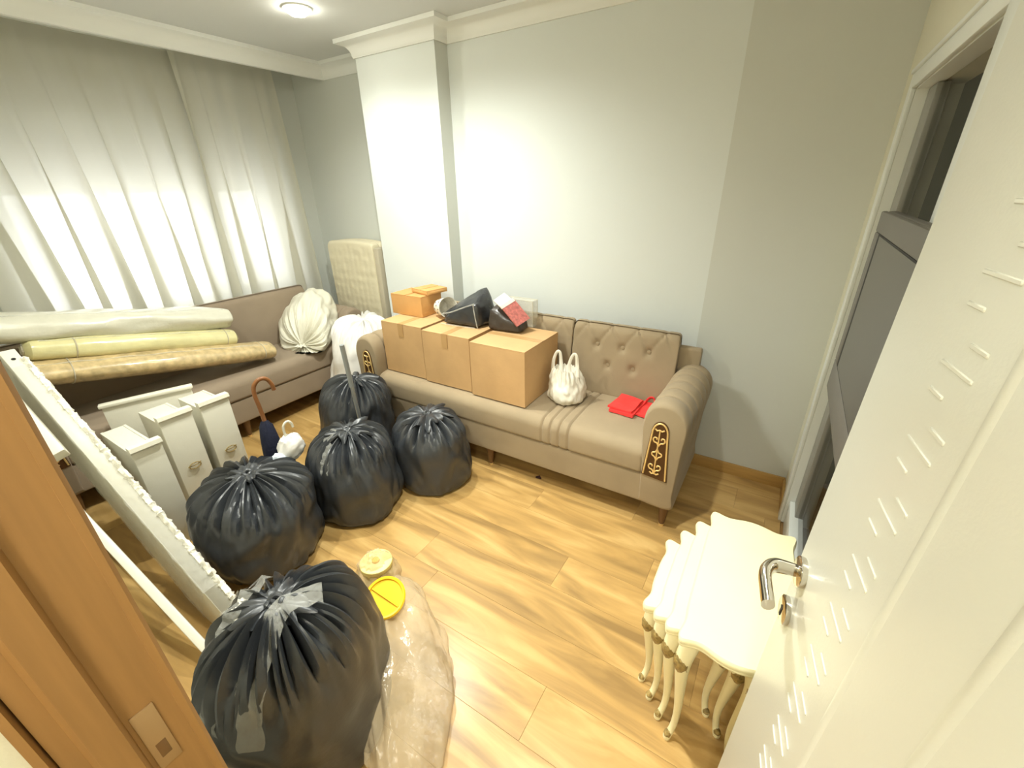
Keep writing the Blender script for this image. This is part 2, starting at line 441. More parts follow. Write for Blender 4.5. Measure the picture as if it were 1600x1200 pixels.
# left door jamb (orange wood) and strike plate
jm = bpy.data.objects.new('door_1', None); C.objects.link(jm); jm['kind'] = 'structure'; jm.location = (-.6, 0, 0)
b = NB(); prism(b, [(-.02, .050), (.0, .050), (0, -.001), (.012, -.006), (.014, -.034), (.004, -.040), (.004, -.058), (-.02, -.058)], 0, 2.06); obj('jamb', b, 'wood_frame', jm)
b = NB(); prism(b, [(-.09, .046), (-.006, .046), (.001, .050), (.002, .058), (-.006, .063), (-.08, .060)], 0, 2.1); obj('architrave', b, 'wood_frame', jm)
b = NB(); prism(b, [(-.09, -.061), (.0, -.059), (.010, -.063), (.009, -.071), (-.0, -.0715), (-.08, -.0715)], 0, 2.1); obj('architrave', b, 'wood_frame', jm)
b = NB(); bx(b, -.0005, .0022, .004, .030, .865, .985, .001); sp = obj('strike_plate', b, mat('dull_brass_plate', '#a3845c', .5, metal=.2), jm)
b = NB(); bx(b, .001, .0026, .011, .023, .885, .915, .0005); obj('latch_hole', b, 'legwood', sp)

# ------------------------------------------------------------------ lamps
def ceiling_spot(x, y, watts, label, angle=150, blend=.8):
    t = thing('ceiling_spotlight', label, 'light', (x, y, ZC), group='recessed ceiling spotlights')
    b = NB(); lathe(b, [(.072, -.0005), (.071, -.006), (.062, -.007), (.060, -.003), (.060, -.0005)], 32); obj('trim_ring', b, 'cornice', t)
    b = NB(); lathe(b, [(.0595, -.0008), (.0595, -.006), (.054, -.018), (.038, -.029), (.0005, -.034)], 32); obj('lens', b, 'bulb', t)
    ld = bpy.data.lights.new('spotlight_beam', 'SPOT'); ld.energy = watts; ld.spot_size = math.radians(angle); ld.spot_blend = blend
    ld.color = (.98, 1, .92); ld.shadow_soft_size = .035
    lo = bpy.data.objects.new('spotlight_beam', ld); C.objects.link(lo); lo.parent = t; lo.location = (0, 0, -.075)
    return t
ceiling_spot(-1.75, 1.60, KEY_W, 'recessed spotlight above the cardboard boxes and long sofa', 160, 1)
ceiling_spot(-.62, .98, MID_W, 'recessed spotlight above the open floor near the nest of tables', 86, 1)
ceiling_spot(-1.95, .50, FILL_W, 'added unseen fill spotlight above the wide left bin bag', 160, 1)  # unseen extra spot, added as fill for the window side
ceiling_spot(-2.45, 1.845, SPOT_W, 'glowing round spotlight in the ceiling near the window corner')
t = thing('hall_lamp', 'round white ceiling lamp in the hallway outside the room', 'light', (.1, -.8, ZC))
b = NB(); lathe(b, [(.16, -.0005), (.16, -.04), (.12, -.06), (.001, -.065)], 32); obj('lamp_shade', b, glow_mat('opal_glow', '#fff6dc', 3), t)
ld = bpy.data.lights.new('hall_light', 'POINT'); ld.energy = HALL_W; ld.color = (1, .98, .88); ld.shadow_soft_size = .12
lo = bpy.data.objects.new('hall_light', ld); C.objects.link(lo); lo.parent = t; lo.location = (0, 0, -.2)

# ------------------------------------------------------------------ sofas
W_S, D_S = 2.15, .585
def sofa(label, loc, rotz, fm, channels, tufted):
    t = thing('sofa', label, 'sofa', loc, rotz, 'matching sofas')
    aw = .165
    # base rail
    def gd(x, y, z):
        return (0, 0)
    b = sweep_x(rrect(.012, D_S - .02, .135, .305, .012), lin(.012, W_S - .012, 40), None, .01)
    obj('base', b, fm, t)
    # seat cushion with stitched channels
    def seat_d(x, y, z):
        g = 0
        for c in channels: g += math.exp(-((x - c) / .0065) ** 2)
        pz = .010 * math.sin(PI * min(1, max(0, y / .46))) if z > .4 else 0
        k = .009 * g
        return (k if y < .06 else 0, (-k if z > .40 else 0) + pz)
    xs = sorted(set(lin(aw - .005, W_S - aw + .005, 90) + [c + d for c in channels for d in (-.014, -.009, -.0045, 0, .0045, .009, .014)]))
    obj('seat_cushion', sweep_x(rrect(.0, .50, .308, .455, (.02, .02, .02, .055), 6), xs, seat_d, .02), fm, t)
    # back
    nb_ = 3 if tufted else 1
    bw = (W_S - 2 * aw + .02) / nb_
    for k in range(nb_):
        x0 = aw - .01 + bw * k + .004; x1 = x0 + bw - .008
        if x1 < .2: continue
        cx = (x0 + x1) / 2
        btn = []
        if tufted:
            for r, zz in enumerate((.75, .635)):
                n = 3 if r % 2 == 0 else 2
                for j in range(n): btn.append((cx + (j - (n - 1) / 2) * .15, zz))
        def lean(z): return (z - .44) * .10
        def bd(x, y, z):
            dy = lean(z)
            front = y < .52
            dz = 0
            if tufted and (front or z > .83):
                q = 0; 
                for bxx, bz in btn:
                    q = max(q, math.exp(-(((x - bxx) / .022) ** 2 + ((z - bz) / .022) ** 2)))
                # diagonal pleats through the buttons
                u = (x - cx) / .15 + .5; v = (z - .75) / .115
                cr = 0
                for s_ in (1, -1):
                    f = (u + .5 + s_ * v * .5) ; f = abs(f - round(f))
                    cr = max(cr, math.exp(-(f / .045) ** 2))
                cr *= .25 + .75 * min(1, max(0, (z - .72) / .08)) if z > .6 else .25 * max(0, 1 - (.6 - z) / .1)
                if front: dy += .020 * q + .008 * cr - .008 * max(0, math.sin(PI * (z - .44) / .44))
                if z > .83: dz -= .006 * cr
            elif front:
                dy -= .014 * max(0, math.sin(PI * (z - .44) / .44))
            return (dy, dz)
        n = 70 if tufted else 16
        pr = rrect(.465, .575 - .05, .44, .872, (.02, .02, .045, .045), 6)
        if tufted:
            pr2 = []
            for i, p in enumerate(pr):
                q = pr[(i + 1) % len(pr)]; d = math.hypot(q[0] - p[0], q[1] - p[1]); m = max(1, int(d / .011))
                for j in range(m): pr2.append((p[0] + (q[0] - p[0]) * j / m, p[1] + (q[1] - p[1]) * j / m))
            pr = pr2
        bk = obj('back_cushion', sweep_x(pr, lin(x0, x1, n), bd, .022), fm, t)
        for bxx, bz in btn:
            b = NB(); lathe(b, [(.0005, -.004), (.010, -.003), (.012, 0), (.010, .004), (.0005, .005)], 12,
                            Matrix.Translation((bxx, .465 + lean(bz) + .009, bz)) @ Matrix.Rotation(PI / 2, 4, 'X'))
            obj('button', b, fm, bk)
    obj('back_frame', sweep_x(rrect(.535, D_S, .136, .80, .015), lin(.30 if tufted else .02, W_S - .05, 20), None, .012), fm, t)
    # arms: channelled rolls
    for s in (0, 1):
        prof = []
        # outline in (u, z), u: 0 inner .. outward positive
        base = [(0.0, .306), (-.004, .40), (-.012, .50), (-.016, .58), (-.006, .645), (.022, .688), (.065, .706), (.112, .700), (.152, .672), (.176, .628), (.180, .575), (.174, .49), (.168, .36), (.163, .22), (.160, .137), (.02, .137), (.004, .16)]
        cl = catmull([(p[0], p[1]) for p in base + [base[0]]], 80)[:-1]
        seams = [.10, .20, .30, .40, .50]
        def ad(yy, u, z):
            g = sum(math.exp(-((yy - q) / .0065) ** 2) for q in seams)
            puff = -.5 * 0
            if z > .33:
                cu, cz = .085, .56
                l = math.hypot(u - cu, z - cz) + 1e-6
                k = -.016 * g + .006 * abs(math.sin(PI * (yy - .0) / .10))
                fl_ = .02 * min(1, max(0, (z - .45) / .2)) * min(1, yy / .3)
                return (k * (u - cu) / l + fl_ * .6, k * (z - cz) / l)
            return (0, 0)
        ys = sorted(set(lin(.0, D_S - .005, 40) + [q + d for q in seams for d in (-.016, -.011, -.007, -.0035, 0, .0035, .007, .011, .016)]))
        bm = sweep_x([(p.x, p.y) for p in cl], ys, ad, .028, 6, axis='y')
        # place: right arm as is, left arm mirrored
        mx = Matrix.Translation((W_S - aw, 0, 0)) if s else Matrix.Translation((aw, 0, 0)) @ Matrix.Scale(-1, 4, (1, 0, 0))
        bmesh.ops.transform(bm, matrix=mx, verts=bm.verts[:])
        arm = obj('arm', bm, fm, t)
        # plaque on the arm front
        def P(u, z, y=-.002): return mx @ Vector((u, y, z))
        out = [(.006, .318), (.128, .306)] + [(.128 + (.108 - .128) * k / 6, .306 + (.560 - .306) * k / 6) for k in range(1, 6)]
        out += [(.068 + .040 * math.cos(a), .562 + .058 * math.sin(a)) for a in lin(0, PI, 14)]
        out += [(.028 + (.006 - .028) * k / 6, .560 + (.318 - .560) * k / 6) for k in range(1, 6)]
        b = NB(); rings_to(b, [[P(u, z, .006) for u, z in out], [P(u, z, -.006) for u, z in out]])
        pq = obj('plaque', b, 'plaque', arm, False)
        def inset(pt, k=.86):
            cx_, cz_ = .067, .45
            return (cx_ + (pt[0] - cx_) * k, cz_ + (pt[1] - cz_) * .95)
        edge = [inset(p) for p in out[1:]] + [inset(out[0])]
        b = NB(); tube(b, [P(u, z, -.0065) for u, z in edge], .0042, 6); obj('gold_border', b, 'gold', pq)
        b = NB()
        for z0, sc in ((.37, 1.0), (.445, 1.05), (.52, .95)):
            for m_ in (-1, 1):
                sp_ = [(.0, -.030), (.010, -.012), (.024, -.008), (.031, .004), (.026, .016), (.014, .016), (.012, .008)]
                if z0 == .445: sp_ = [(0, -.028), (.010, -.012), (.022, -.004), (.022, .008), (.008, .014), (0, .030)]
                tube(b, [P(.066 - (z0 - .445) * -.03 + m_ * x_ * sc * .9, z0 + z_ * sc, -.0068) for x_, z_, _ in catmull(sp_, 18)], .0036, 6)
        for z0, w_ in ((.338, .020), (.575, .020)):
            tube(b, [P(.064 - w_, z0 + .006, -.0068), P(.064 - w_ * .5, z0 - .002, -.0068), P(.065, z0 + .003, -.0068), P(.066 + w_ * .5, z0 - .002, -.0068), P(.067 + w_, z0 + .006, -.0068)], .004, 6)
        tube(b, [P(.064, .336, -.0066), P(.067, .58, -.0066)], .0035, 6)
        obj('gold_scrollwork', b, 'gold', pq)
    # legs
    for lx, ly in ((.12, .055), (1.05, .055), (W_S - .04, .055), (.12, D_S - .06), (1.05, D_S - .06), (W_S - .06, D_S - .06)):
        b = NB(); lathe(b, [(.013, .012), (.016, .03), (.027, .136), (.0005, .136)], 14, Matrix.Translation((lx, ly, 0)))
        lg = obj('leg', b, 'legwood', t)
        b = NB(); lathe(b, [(.0005, .0), (.012, 0), (.0145, .014), (.0005, .014)], 14, Matrix.Translation((lx, ly, 0))); obj('foot_cap', b, 'gold', lg)
    return t
sofaA = sofa('taupe sofa with buttoned back along the bare wall, loaded with cardboard boxes', (-2.382, 1.78, 0), 0, 'fabric',
             [1.435, 1.485, 1.538, 1.592], True)
sofaB = sofa('taupe sofa with plain back under the window, rolled rugs lying on it', (-2.975, .19, 0), PI / 2, 'fabric_b', [], False)

# ------------------------------------------------------------------ curtains
def curtain(label, y0, y1, x, seed, lean, drop=.06, nf=9):
    rnd = random.Random(seed); ny, nz = 320, 40
    ph = [(rnd.uniform(.8, 1.25), rnd.uniform(0, 6.28), rnd.uniform(.5, 1)) for _ in range(4)]
    rings = []
    for j in range(nz + 1):
        v = j / nz; z = ZC - .035 - v * (ZC - .035 - drop)
        rowp = []
        for i in range(ny + 1):
            u = i / ny
            a = .010 + .045 * min(1, v * 1.5)
            f = 0
            for q, (k, p, wgt) in enumerate(ph): f += wgt * math.sin(2 * PI * nf * (q * .33 + .45) * k * (u + .02 * math.sin(3 * u + v)) + p + .5 * v)
            yy = y0 + (y1 - y0) * u + lean * v * (1 - u)
            yy += .070 * min(1, v * 1.4) * math.sin(2 * PI * nf * u * .93 + ph[0][1] + .6 * v + 1.3 * math.sin(5.1 * u)) + .016 * min(1, v * 1.4) * math.sin(2 * PI * nf * u * 1.9 + ph[1][1])
            rowp.append(Vector((x + a * f * .42 - .0, yy, z)))
        rings.append(rowp)
    bm = rings_to(NB(), rings, False, False)
    t = thing('curtain', label, 'curtain', (x, (y0 + y1) / 2, drop), group='sheer curtains')
    bmesh.ops.translate(bm, vec=(-x, -(y0 + y1) / 2, -drop), verts=bm.verts[:])
    obj('sheer_panel', bm, 'curtain', t)
    b = NB(); bx(b, -.012, .012, -(y1 - y0) / 2, (y1 - y0) / 2, ZC - .036 - drop, ZC - .004 - drop, .003); obj('heading_tape', b, 'pvc', t)
    return t
curtain('wide sheer curtain panel gathered across the left of the window', .42, 1.765, -3.655, 3, .20, nf=9)
curtain('narrow sheer curtain panel at the right end of the window', 1.70, 2.39, -3.615, 9, -.0, nf=4.4)

# ------------------------------------------------------------------ white door on the right
A = Vector((.235, .03, 0)); Bp = Vector((.13, .75, 0))
dd = (Bp - A).normalized(); ang = math.atan2(dd.y, dd.x)
door = thing('door_leaf', 'white panelled room door standing open with a chrome handle', 'door', A, ang)
door.rotation_euler = (.0227, 0, ang); door.location = A + Vector((-dd.y, dd.x, 0)) * .0227   # hangs a little out of plumb
# local: x along the leaf from hinge, y>0 = towards the room side (camera), z up
LD = .7276; TH = .04
b = NB()
bx(b, 0, LD, -TH, 0, .008, 2.03, .003)
dl = obj('leaf', b, 'door', door)
# vertical grooves and the raised dashes
def strip(name, x0, x1, z0, z1, y0, y1, m, par, bev=.001): return obj(name, box(x0, x1, y0, y1, z0, z1, bev, 1), m, par)
for x in (.462, .332, .20):
    b = NB(); prism(b, [(-.008, .0), (-.003, .0014), (.003, .0014), (.008, 0)], .10, 1.95, Matrix.Translation((x, 0, 0)) @ Matrix(((1, 0, 0, 0), (0, 1, 0, 0), (0, 0, 1, 0), (0, 0, 0, 1))))
    obj('moulding', b, 'door', dl)
z = 1.05 - .0935 * 5
while z < 1.92:
    strip('raised_dash', .508, .572, z - .0025, z + .0025, -.001, .0016, 'door', dl)
    strip('raised_dash', .541, .573, z - .034, z - .029, -.001, .0016, 'door', dl)
    strip('raised_dash', .504, .538, z + .026, z + .031, -.001, .0016, 'door', dl)
    z += .0935
hd = obj('handle', lathe(NB(), [(.0005, 0), (.026, 0), (.0265, .003), (.0265, .008), (.024, .010), (.0005, .010)], 32,
         Matrix.Translation((.69, 0, .985)) @ Matrix.Rotation(-PI / 2, 4, 'X')), 'metal', dl)
b = NB()
pth = catmull([(.69, .008, .985), (.69, .026, .985), (.688, .044, .985), (.676, .056, .984), (.660, .060, .980), (.638, .059, .975), (.612, .057, .968)], 30)
tube(b, pth, [.0125 + .0055 * min(1, i / 16) for i in range(31)], 16, .58); obj('lever', b, 'metal', hd)
ks = obj('keyhole_escutcheon', lathe(NB(), [(.0005, 0), (.026, 0), (.0265, .003), (.0265, .008), (.022, .010), (.0005, .009)], 32,
         Matrix.Translation((.693, 0, .885)) @ Matrix.Rotation(-PI / 2, 4, 'X')), 'metal', dl)
b = NB(); prism(b, [(-.003, -.014), (.003, -.014), (.003, 0), (.006, .005), (0, .011), (-.006, .005), (-.003, 0)], 0, .0008, Matrix.Translation((.693, .0096, .885)) @ Matrix.Rotation(-PI / 2, 4, 'X') @ Matrix.Scale(-1, 4, (0, 1, 0)))
obj('keyhole', b, 'dark', ks)
for z in (.25, 1.05, 1.8):
    b = NB(); lathe(b, [(.008, -.05), (.008, .05)], 12, Matrix.Translation((-.006, -.02, z))); obj('hinge', b, 'metal', door)

# ------------------------------------------------------------------ television
tv = thing('television', 'dark grey flat television hung beside the white doorway behind the door', 'television', (.225, 1.2, 1.0))
def tvb(x0, x1, y0, y1, z0, z1, bev=.004): return box(x0 - .225, x1 - .225, y0 - 1.2, y1 - 1.2, z0 - 1.0, z1 - 1.0, bev)
TY0, TY1, TZ0, TZ1 = .86, 1.58, 1.0, 1.52
obj('back_shell', tvb(.204, .226, TY0, TY1, TZ0, TZ1), 'tv', tv)
b = NB()
for (a0, a1, z0, z1) in ((TY0, TY1, 1.468, TZ1), (TY0, TY1, TZ0, 1.095), (1.515, TY1, 1.095, 1.468), (TY0, TY0 + .06, 1.095, 1.468)):
    bx(b, .19 - .225, .2042 - .225, a0 - 1.2, a1 - 1.2, z0 - 1, z1 - 1, .004)
obj('bezel', b, 'tv', tv)
obj('screen_gap', tvb(.1912, .2045, TY0 + .06, 1.515, 1.095, 1.468, 0), 'dark', tv)
obj('screen', tvb(.1905, .1911, TY0 + .065, 1.487, 1.099, 1.464, 0), 'tvscreen', tv)
obj('wall_bracket', tvb(.226, .2499, .98, 1.13, 1.12, 1.38, .002), 'dark', tv)

# ------------------------------------------------------------------ nest of tables
def nest_table(k, x0, x1, y0, y1, h, label):
    t = thing('nesting_table', label, 'table', ((x0 + x1) / 2, (y0 + y1) / 2, 0), 0, 'nest of cream tables')
    ox, oy = (x0 + x1) / 2, (y0 + y1) / 2
    def outline(inset=0):
        pts = []
        cor = [(x0, y0), (x1, y0), (x1, y1), (x0, y1)]
        for s in range(4):
            a = Vector(cor[s]); b2 = Vector(cor[(s + 1) % 4]); d = (b2 - a); L = d.length; d.normalize(); nn = Vector((d.y, -d.x))
            n = 36
            for i in range(n):
                u = i / n
                e = .010 * math.exp(-(u * L / .03) ** 2) + .010 * math.exp(-((1 - u) * L / .03) ** 2)
                e -= .006 * (math.exp(-((u * L - .06) / .03) ** 2) + math.exp(-(((1 - u) * L - .06) / .03) ** 2))
                if s in (0, 2): e += .012 * math.exp(-((u - .5) * L / .06) ** 2)
                p = a + d * (u * L) + nn * (e - inset)
                if u < .12 * .2 / L * 2:   # round the corner
                    pass
                pts.append((p.x - ox, p.y - oy))
        # smooth the corners
        for _ in range(2):
            pts = [((pts[i - 1][0] + 2 * pts[i][0] + pts[(i + 1) % len(pts)][0]) / 4, (pts[i - 1][1] + 2 * pts[i][1] + pts[(i + 1) % len(pts)][1]) / 4) for i in range(len(pts))]
        return pts
    lay = [(.012, h - .030), (.004, h - .029), (.002, h - .024), (.004, h - .0215), (.0045, h - .020), (.001, h - .018), (0, h - .012), (.0015, h - .005), (.006, h), ]
    rings = [[Vector((x, y, z)) for x, y in outline(i)] for i, z in lay]
    obj('table_top', rings_to(NB(), rings), 'cream', t)
    b = NB()
    # apron
    for (a0, a1, c0, c1) in ((x0 + .035, x0 + .050, y0 + .05, y1 - .05), (x1 - .05, x1 - .035, y0 + .05, y1 - .05)) + (((x0 + .05, x1 - .05, y1 - .05, y1 - .035),) if k == 3 else ()):
        bx(b, a0 - ox, a1 - ox, c0 - oy, c1 - oy, h - .055, h - .0305, .003)
    obj('apron', b, 'cream', t)
    for sx, sy in ((0, 0), (0, 1), (1, 0), (1, 1)):
        cx = (x0 + .034 if sx == 0 else x1 - .034) - ox; cy = (y0 + .036 if sy == 0 else y1 - .036) - oy
        dx, dy = (-1 if sx == 0 else 1), (-1 if sy == 0 else 1)
        l = math.hypot(.7, .9); dx, dy = dx * .7 / l, dy * .9 / l
        zs = h - .031
        prof = [(.0, 1.0, .019), (.006, .93, .021), (.016, .84, .0195), (.014, .72, .016), (.004, .52, .0125), (-.006, .30, .0095), (-.006, .16, .0085), (.002, .07, .0085), (.012, .025, .010), (.014, .0, .009)]
        cp = catmull([(o_, q, r_) for o_, q, r_ in prof], 26)
        b = NB(); tube(b, [(cx + dx * p.x, cy + dy * p.x, max(0, p.y) * zs) for p in cp], [p.z * 1.18 for p in cp], 12)
        lg = obj('leg', b, 'cream', t)
        if (sy == 0 or sx == 0):
            for (q0, q1) in ((.90, .66), (.09, .02)):   # carved knee and toe leaf
                b = NB()
                kk = [p for p in cp if q1 <= p.y <= q0]
                tube(b, [(cx + dx * (p.x + .006), cy + dy * (p.x + .006), p.y * zs) for p in kk],
                     [p.z * (1.15 if q0 > .5 else 1.2) * math.sin(PI * (i + .6) / (len(kk) + .2)) + .001 for i, p in enumerate(kk)], 10)
                if q0 > .5:
                    for i, p in enumerate(kk[1:-1]):
                        tube(b, [(cx + dx * (p.x + .004) - dy * w_ * .021, cy + dy * (p.x + .004) + dx * w_ * .021, p.y * zs + .012 * abs(w_)) for w_ in (-1, -.5, 0, .5, 1)], [.001, .004, .0065, .004, .001], 6)
                obj('gilt_carving', b, 'gold_carved', lg)
    return t
nest_table(0, -.040, .222, .868, 1.428, .50, 'largest cream table of the nest, topmost with full top showing')
nest_table(1, -.080, .185, .910, 1.390, .466, 'second largest cream nesting table, just under the largest one')
nest_table(2, -.120, .145, .955, 1.352, .433, 'third cream nesting table, between the second and the smallest')
nest_table(3, -.160, .105, 1.000, 1.315, .400, 'smallest cream nesting table, sticking out lowest from the nest')
# ------------------------------------------------------------------ cardboard boxes
def carton(label, x0, x1, y0, y1, z0, z1, rot=0, m='card', seam='y', tape=True, gap=.006, name='cardboard_box'):
    cx, cy = (x0 + x1) / 2, (y0 + y1) / 2; hx, hy, h = (x1 - x0) / 2, (y1 - y0) / 2, z1 - z0
    t = thing(name, label, 'box', (cx, cy, z0), rot, 'cardboard boxes on the sofa')
    rnd = random.Random(label)
    # body with slightly bulged sides
    b = NB(); rings = []
    for j in range(7):
        v = j / 6; ring = []
        for s in range(4):
            c0 = [(-hx, -hy), (hx, -hy), (hx, hy), (-hx, hy)][s]; c1 = [(-hx, -hy), (hx, -hy), (hx, hy), (-hx, hy)][(s + 1) % 4]
            nx, ny = [(0, -1), (1, 0), (0, 1), (-1, 0)][s]
            for i in range(6):
                u = i / 6; g = .004 * math.sin(PI * u) * math.sin(PI * v)
                ring.append(Vector((c0[0] + (c1[0] - c0[0]) * u + nx * g, c0[1] + (c1[1] - c0[1]) * u + ny * g, v * (h - .006))))
        rings.append(ring)
    rings_to(b, rings); obj('body', b, m, t, smooth=False)
    for s in (-1, 1):
        b = NB(); tilt = Matrix.Translation((0, 0, h - .0058)) @ Matrix.Rotation(-s * .012, 4, 'X' if seam == 'x' else 'Y')
        if seam == 'y':
            a0, a1 = (-hx, -gap) if s < 0 else (gap, hx)
            bx(b, a0, a1, -hy, hy, 0, .0055, .001, 1)
        else:
            a0, a1 = (-hy, -gap) if s < 0 else (gap, hy)
            bx(b, -hx, hx, a0, a1, 0, .0055, .001, 1)
        bmesh.ops.translate(b, vec=(0, 0, h - .0058), verts=b.verts[:])
        obj('top_flap', b, m, t, smooth=False)
    if tape:
        if seam == 'y': q = (-.022, .022, -hy - .0008, hy)
        else: q = (-hx, hx, -.022, .022)
        b = NB(); bx(b, q[0], q[1], q[2], q[3], h - .0002, h + .0006)
        if seam == 'y': bx(b, -.022, .022, -hy - .0055, -hy - .0046, h * .75, h)
        obj('packing_tape', b, 'tape', t, smooth=False)
    # printed hand hole / mark on the front
    return t
SZ = .468
carton('left of the three big cardboard boxes on the sofa, beside the sofa arm', -2.196, -1.842, 1.865, 2.21, SZ, .815, 0, gap=.002)
carton('middle of the three big cardboard boxes in a row on the sofa', -1.828, -1.466, 1.853, 2.215, SZ, .808, .008, gap=.003)
carton('right of the three big cardboard boxes, largest, next to the white carrier bag', -1.446, -1.08, 1.835, 2.235, SZ, .800, 0, seam='x', gap=.005)
carton('small orange cardboard box stacked on the left big box against the column', -2.255, -1.98, 2.035, 2.235, .818, .955, 0, m='card2', tape=False)
carton('flat cardboard box lying on top of the small stacked box', -2.12, -1.95, 2.10, 2.27, .957, .985, -.2, m='card2', tape=False, name='flat_cardboard_box')
# roll / cup and wrapped bundle on the boxes
t = thing('paper_cup', 'white spotted paper cup lying on the boxes beside the black bundle', 'cup', (-1.86, 2.12, .885))
mx = Matrix.Rotation(math.radians(80), 4, 'Y') @ Matrix.Rotation(.4, 4, 'X')
b = NB(); lathe(b, [(.0005, -.06), (.048, -.06), (.050, -.055), (.066, .06), (.067, .064), (.062, .060), (.045, -.05), (.0005, -.052)], 28, mx); obj('cup_wall', b, 'paper', t)
b = NB()
for i in range(8):
    for j in range(3):
        a = i * PI / 4 + (j % 2) * .4; zz = -.035 + j * .035; rr = .0515 + (zz + .055) * .139
        lathe(b, [(.0005, .0008), (.006, .0004), (.006, -.001), (.0005, -.001)], 8, mx @ Matrix.Translation((rr * math.cos(a), rr * math.sin(a), zz)) @ Matrix.Rotation(a, 4, 'Z') @ Matrix.Rotation(PI / 2, 4, 'Y'))
obj('dots', b, mat('dot_grey', '#77746c', .6), t)

def blob(bm, c, r, seed, amp=.12, freq=2.2, nt=40, np_=26, flatz=None, sup=1.0):
    c = Vector(c); rings = []
    for j in range(1, np_):
        ph = PI * j / np_ - PI / 2; ring = []
        for i in range(nt):
            a = 2 * PI * i / nt
            d = Vector((math.copysign(abs(math.cos(ph)) ** sup, 1) * math.copysign(abs(math.cos(a)) ** sup, math.cos(a)), math.cos(ph) ** sup * math.copysign(abs(math.sin(a)) ** sup, math.sin(a)), math.copysign(abs(math.sin(ph)) ** sup, ph)))
            k = 1 + amp * noise.noise(d * freq + Vector((seed * 3.1, seed, 0))) + amp * .5 * noise.noise(d * freq * 2.7 + Vector((seed, 0, seed)))
            k += amp * .6 * (abs(noise.noise(d * freq * 1.9 + Vector((0, seed * 7, 2)))) - .25)
            p = Vector((d.x * r[0] * k, d.y * r[1] * k, d.z * r[2] * k))
            if flatz is not None and p.z < flatz: p.z = flatz
            ring.append(c + p)
        rings.append(ring)
    return rings_to(bm, rings)
bun = thing('wrapped_bundle', 'black plastic wrapped bundle lying on top of the cardboard boxes', 'bundle', (-1.63, 2.12, .815))
b = NB()   # wedge block, tilted
pts = [(-.17, -.115, 0), (.12, -.10, 0), (.16, .10, 0), (-.16, .10, 0), (-.165, -.10, .065), (.10, -.085, .150), (.075, .10, .235), (-.10, .085, .135)]
hull = NB()
vs = [hull.verts.new(p) for p in pts]
bmesh.ops.convex_hull(hull, input=vs)
bmesh.ops.subdivide_edges(hull, edges=hull.edges[:], cuts=9, use_grid_fill=True)
for i in range(6): bmesh.ops.smooth_vert(hull, verts=hull.verts[:], factor=.4, use_axis_x=True, use_axis_y=True, use_axis_z=True)
for v in hull.verts:
    k = noise.noise(v.co * 14) * .007 + abs(noise.noise(v.co * 30 + Vector((3, 1, 0)))) * -.006
    v.co += v.co.normalized() * k
    if v.co.z < 0.001: v.co.z = .001
obj('wrapping', hull, 'black2', bun)
b = NB()
for q in (((-.155, -.112, .062), (-.08, -.108, .082), (.01, -.10, .118), (.09, -.092, .148)), ((.085, -.10, .145), (.10, -.108, .08), (.115, -.108, .005)), ((-.16, -.125, .004), (-.03, -.125, .004), (.10, -.113, .004))):
    tube(b, catmull(q, 14), .004, 6, .5)
obj('tape_band', b, 'cleartape', bun)
b2 = thing('wrapped_package', 'dark wrapped package with pink printed card beside the black bundle', 'package', (-1.385, 2.13, .808))
hull = NB(); vs = [hull.verts.new(p) for p in [(-.10, -.07, 0), (.13, -.05, 0), (.13, .07, .0), (-.08, .07, 0), (-.09, -.05, .12), (-.05, .06, .19), (.12, .06, .06), (.11, -.05, .05)]]
bmesh.ops.convex_hull(hull, input=vs); bmesh.ops.subdivide_edges(hull, edges=hull.edges[:], cuts=7, use_grid_fill=True)
for i in range(4): bmesh.ops.smooth_vert(hull, verts=hull.verts[:], factor=.4, use_axis_x=True, use_axis_y=True, use_axis_z=True)
for v in hull.verts:
    v.co += v.co.normalized() * noise.noise(v.co * 22) * .006
    if v.co.z < .001: v.co.z = .001
obj('wrapping', hull, mat('brown_black_film', '#3a322c', .3, bump=.4, bscale=20), b2)
def slab(name, a, u, v, n, m, par):
    a, u, v, n = map(Vector, (a, u, v, n)); bm = NB(); rings_to(bm, [[a, a + u, a + u + v, a + v], [p + n for p in (a, a + u, a + u + v, a + v)]]); return obj(name, bm, m, par, False)
slab('printed_card', (.010, -.065, .145), (.105, .005, -.105), (.03, .10, .03), (.006, -.004, .004), 'pink', b2)
slab('paper_strip', (-.05, -.055, .175), (.06, -.012, -.03), (.02, .09, .03), (.004, -.003, .005), 'paper', b2)
slab('card_edge_strip', (.002, -.068, .152), (.016, 0, -.016), (.03, .10, .03), (.0065, -.0045, .0045), 'paper', b2)
# clear box behind it
cb = thing('clear_plastic_box', 'clear see-through plastic box behind the dark wrapped package', 'box', (-1.355, 2.235, .803))
b = NB()
for (a0, a1, c0, c1, z0, z1) in ((-.10, .10, -.0015, 0, 0, .16), (-.10, .10, .06, .0615, 0, .16), (-.1015, -.10, 0, .06, 0, .16), (.10, .1015, 0, .06, 0, .16), (-.10, .10, 0, .06, 0, .0015), (-.10, .10, 0, .06, .16, .1615)):
    bx(b, a0, a1, c0, c1, z0, z1)
obj('walls', b, film('box_film', '#e6e2d2', .22, .1, .05), cb, False)
b = NB()
for x in (-.101, .101):
    for yy in (0, .06): tube(b, [(x, yy, 0), (x, yy, .161)], .0016, 6)
for yy in (0, .06): tube(b, [(-.101, yy, .161), (.101, yy, .161)], .0016, 6)
obj('folded_edges', b, mat('edge_film', '#c9c5b2', .3), cb)

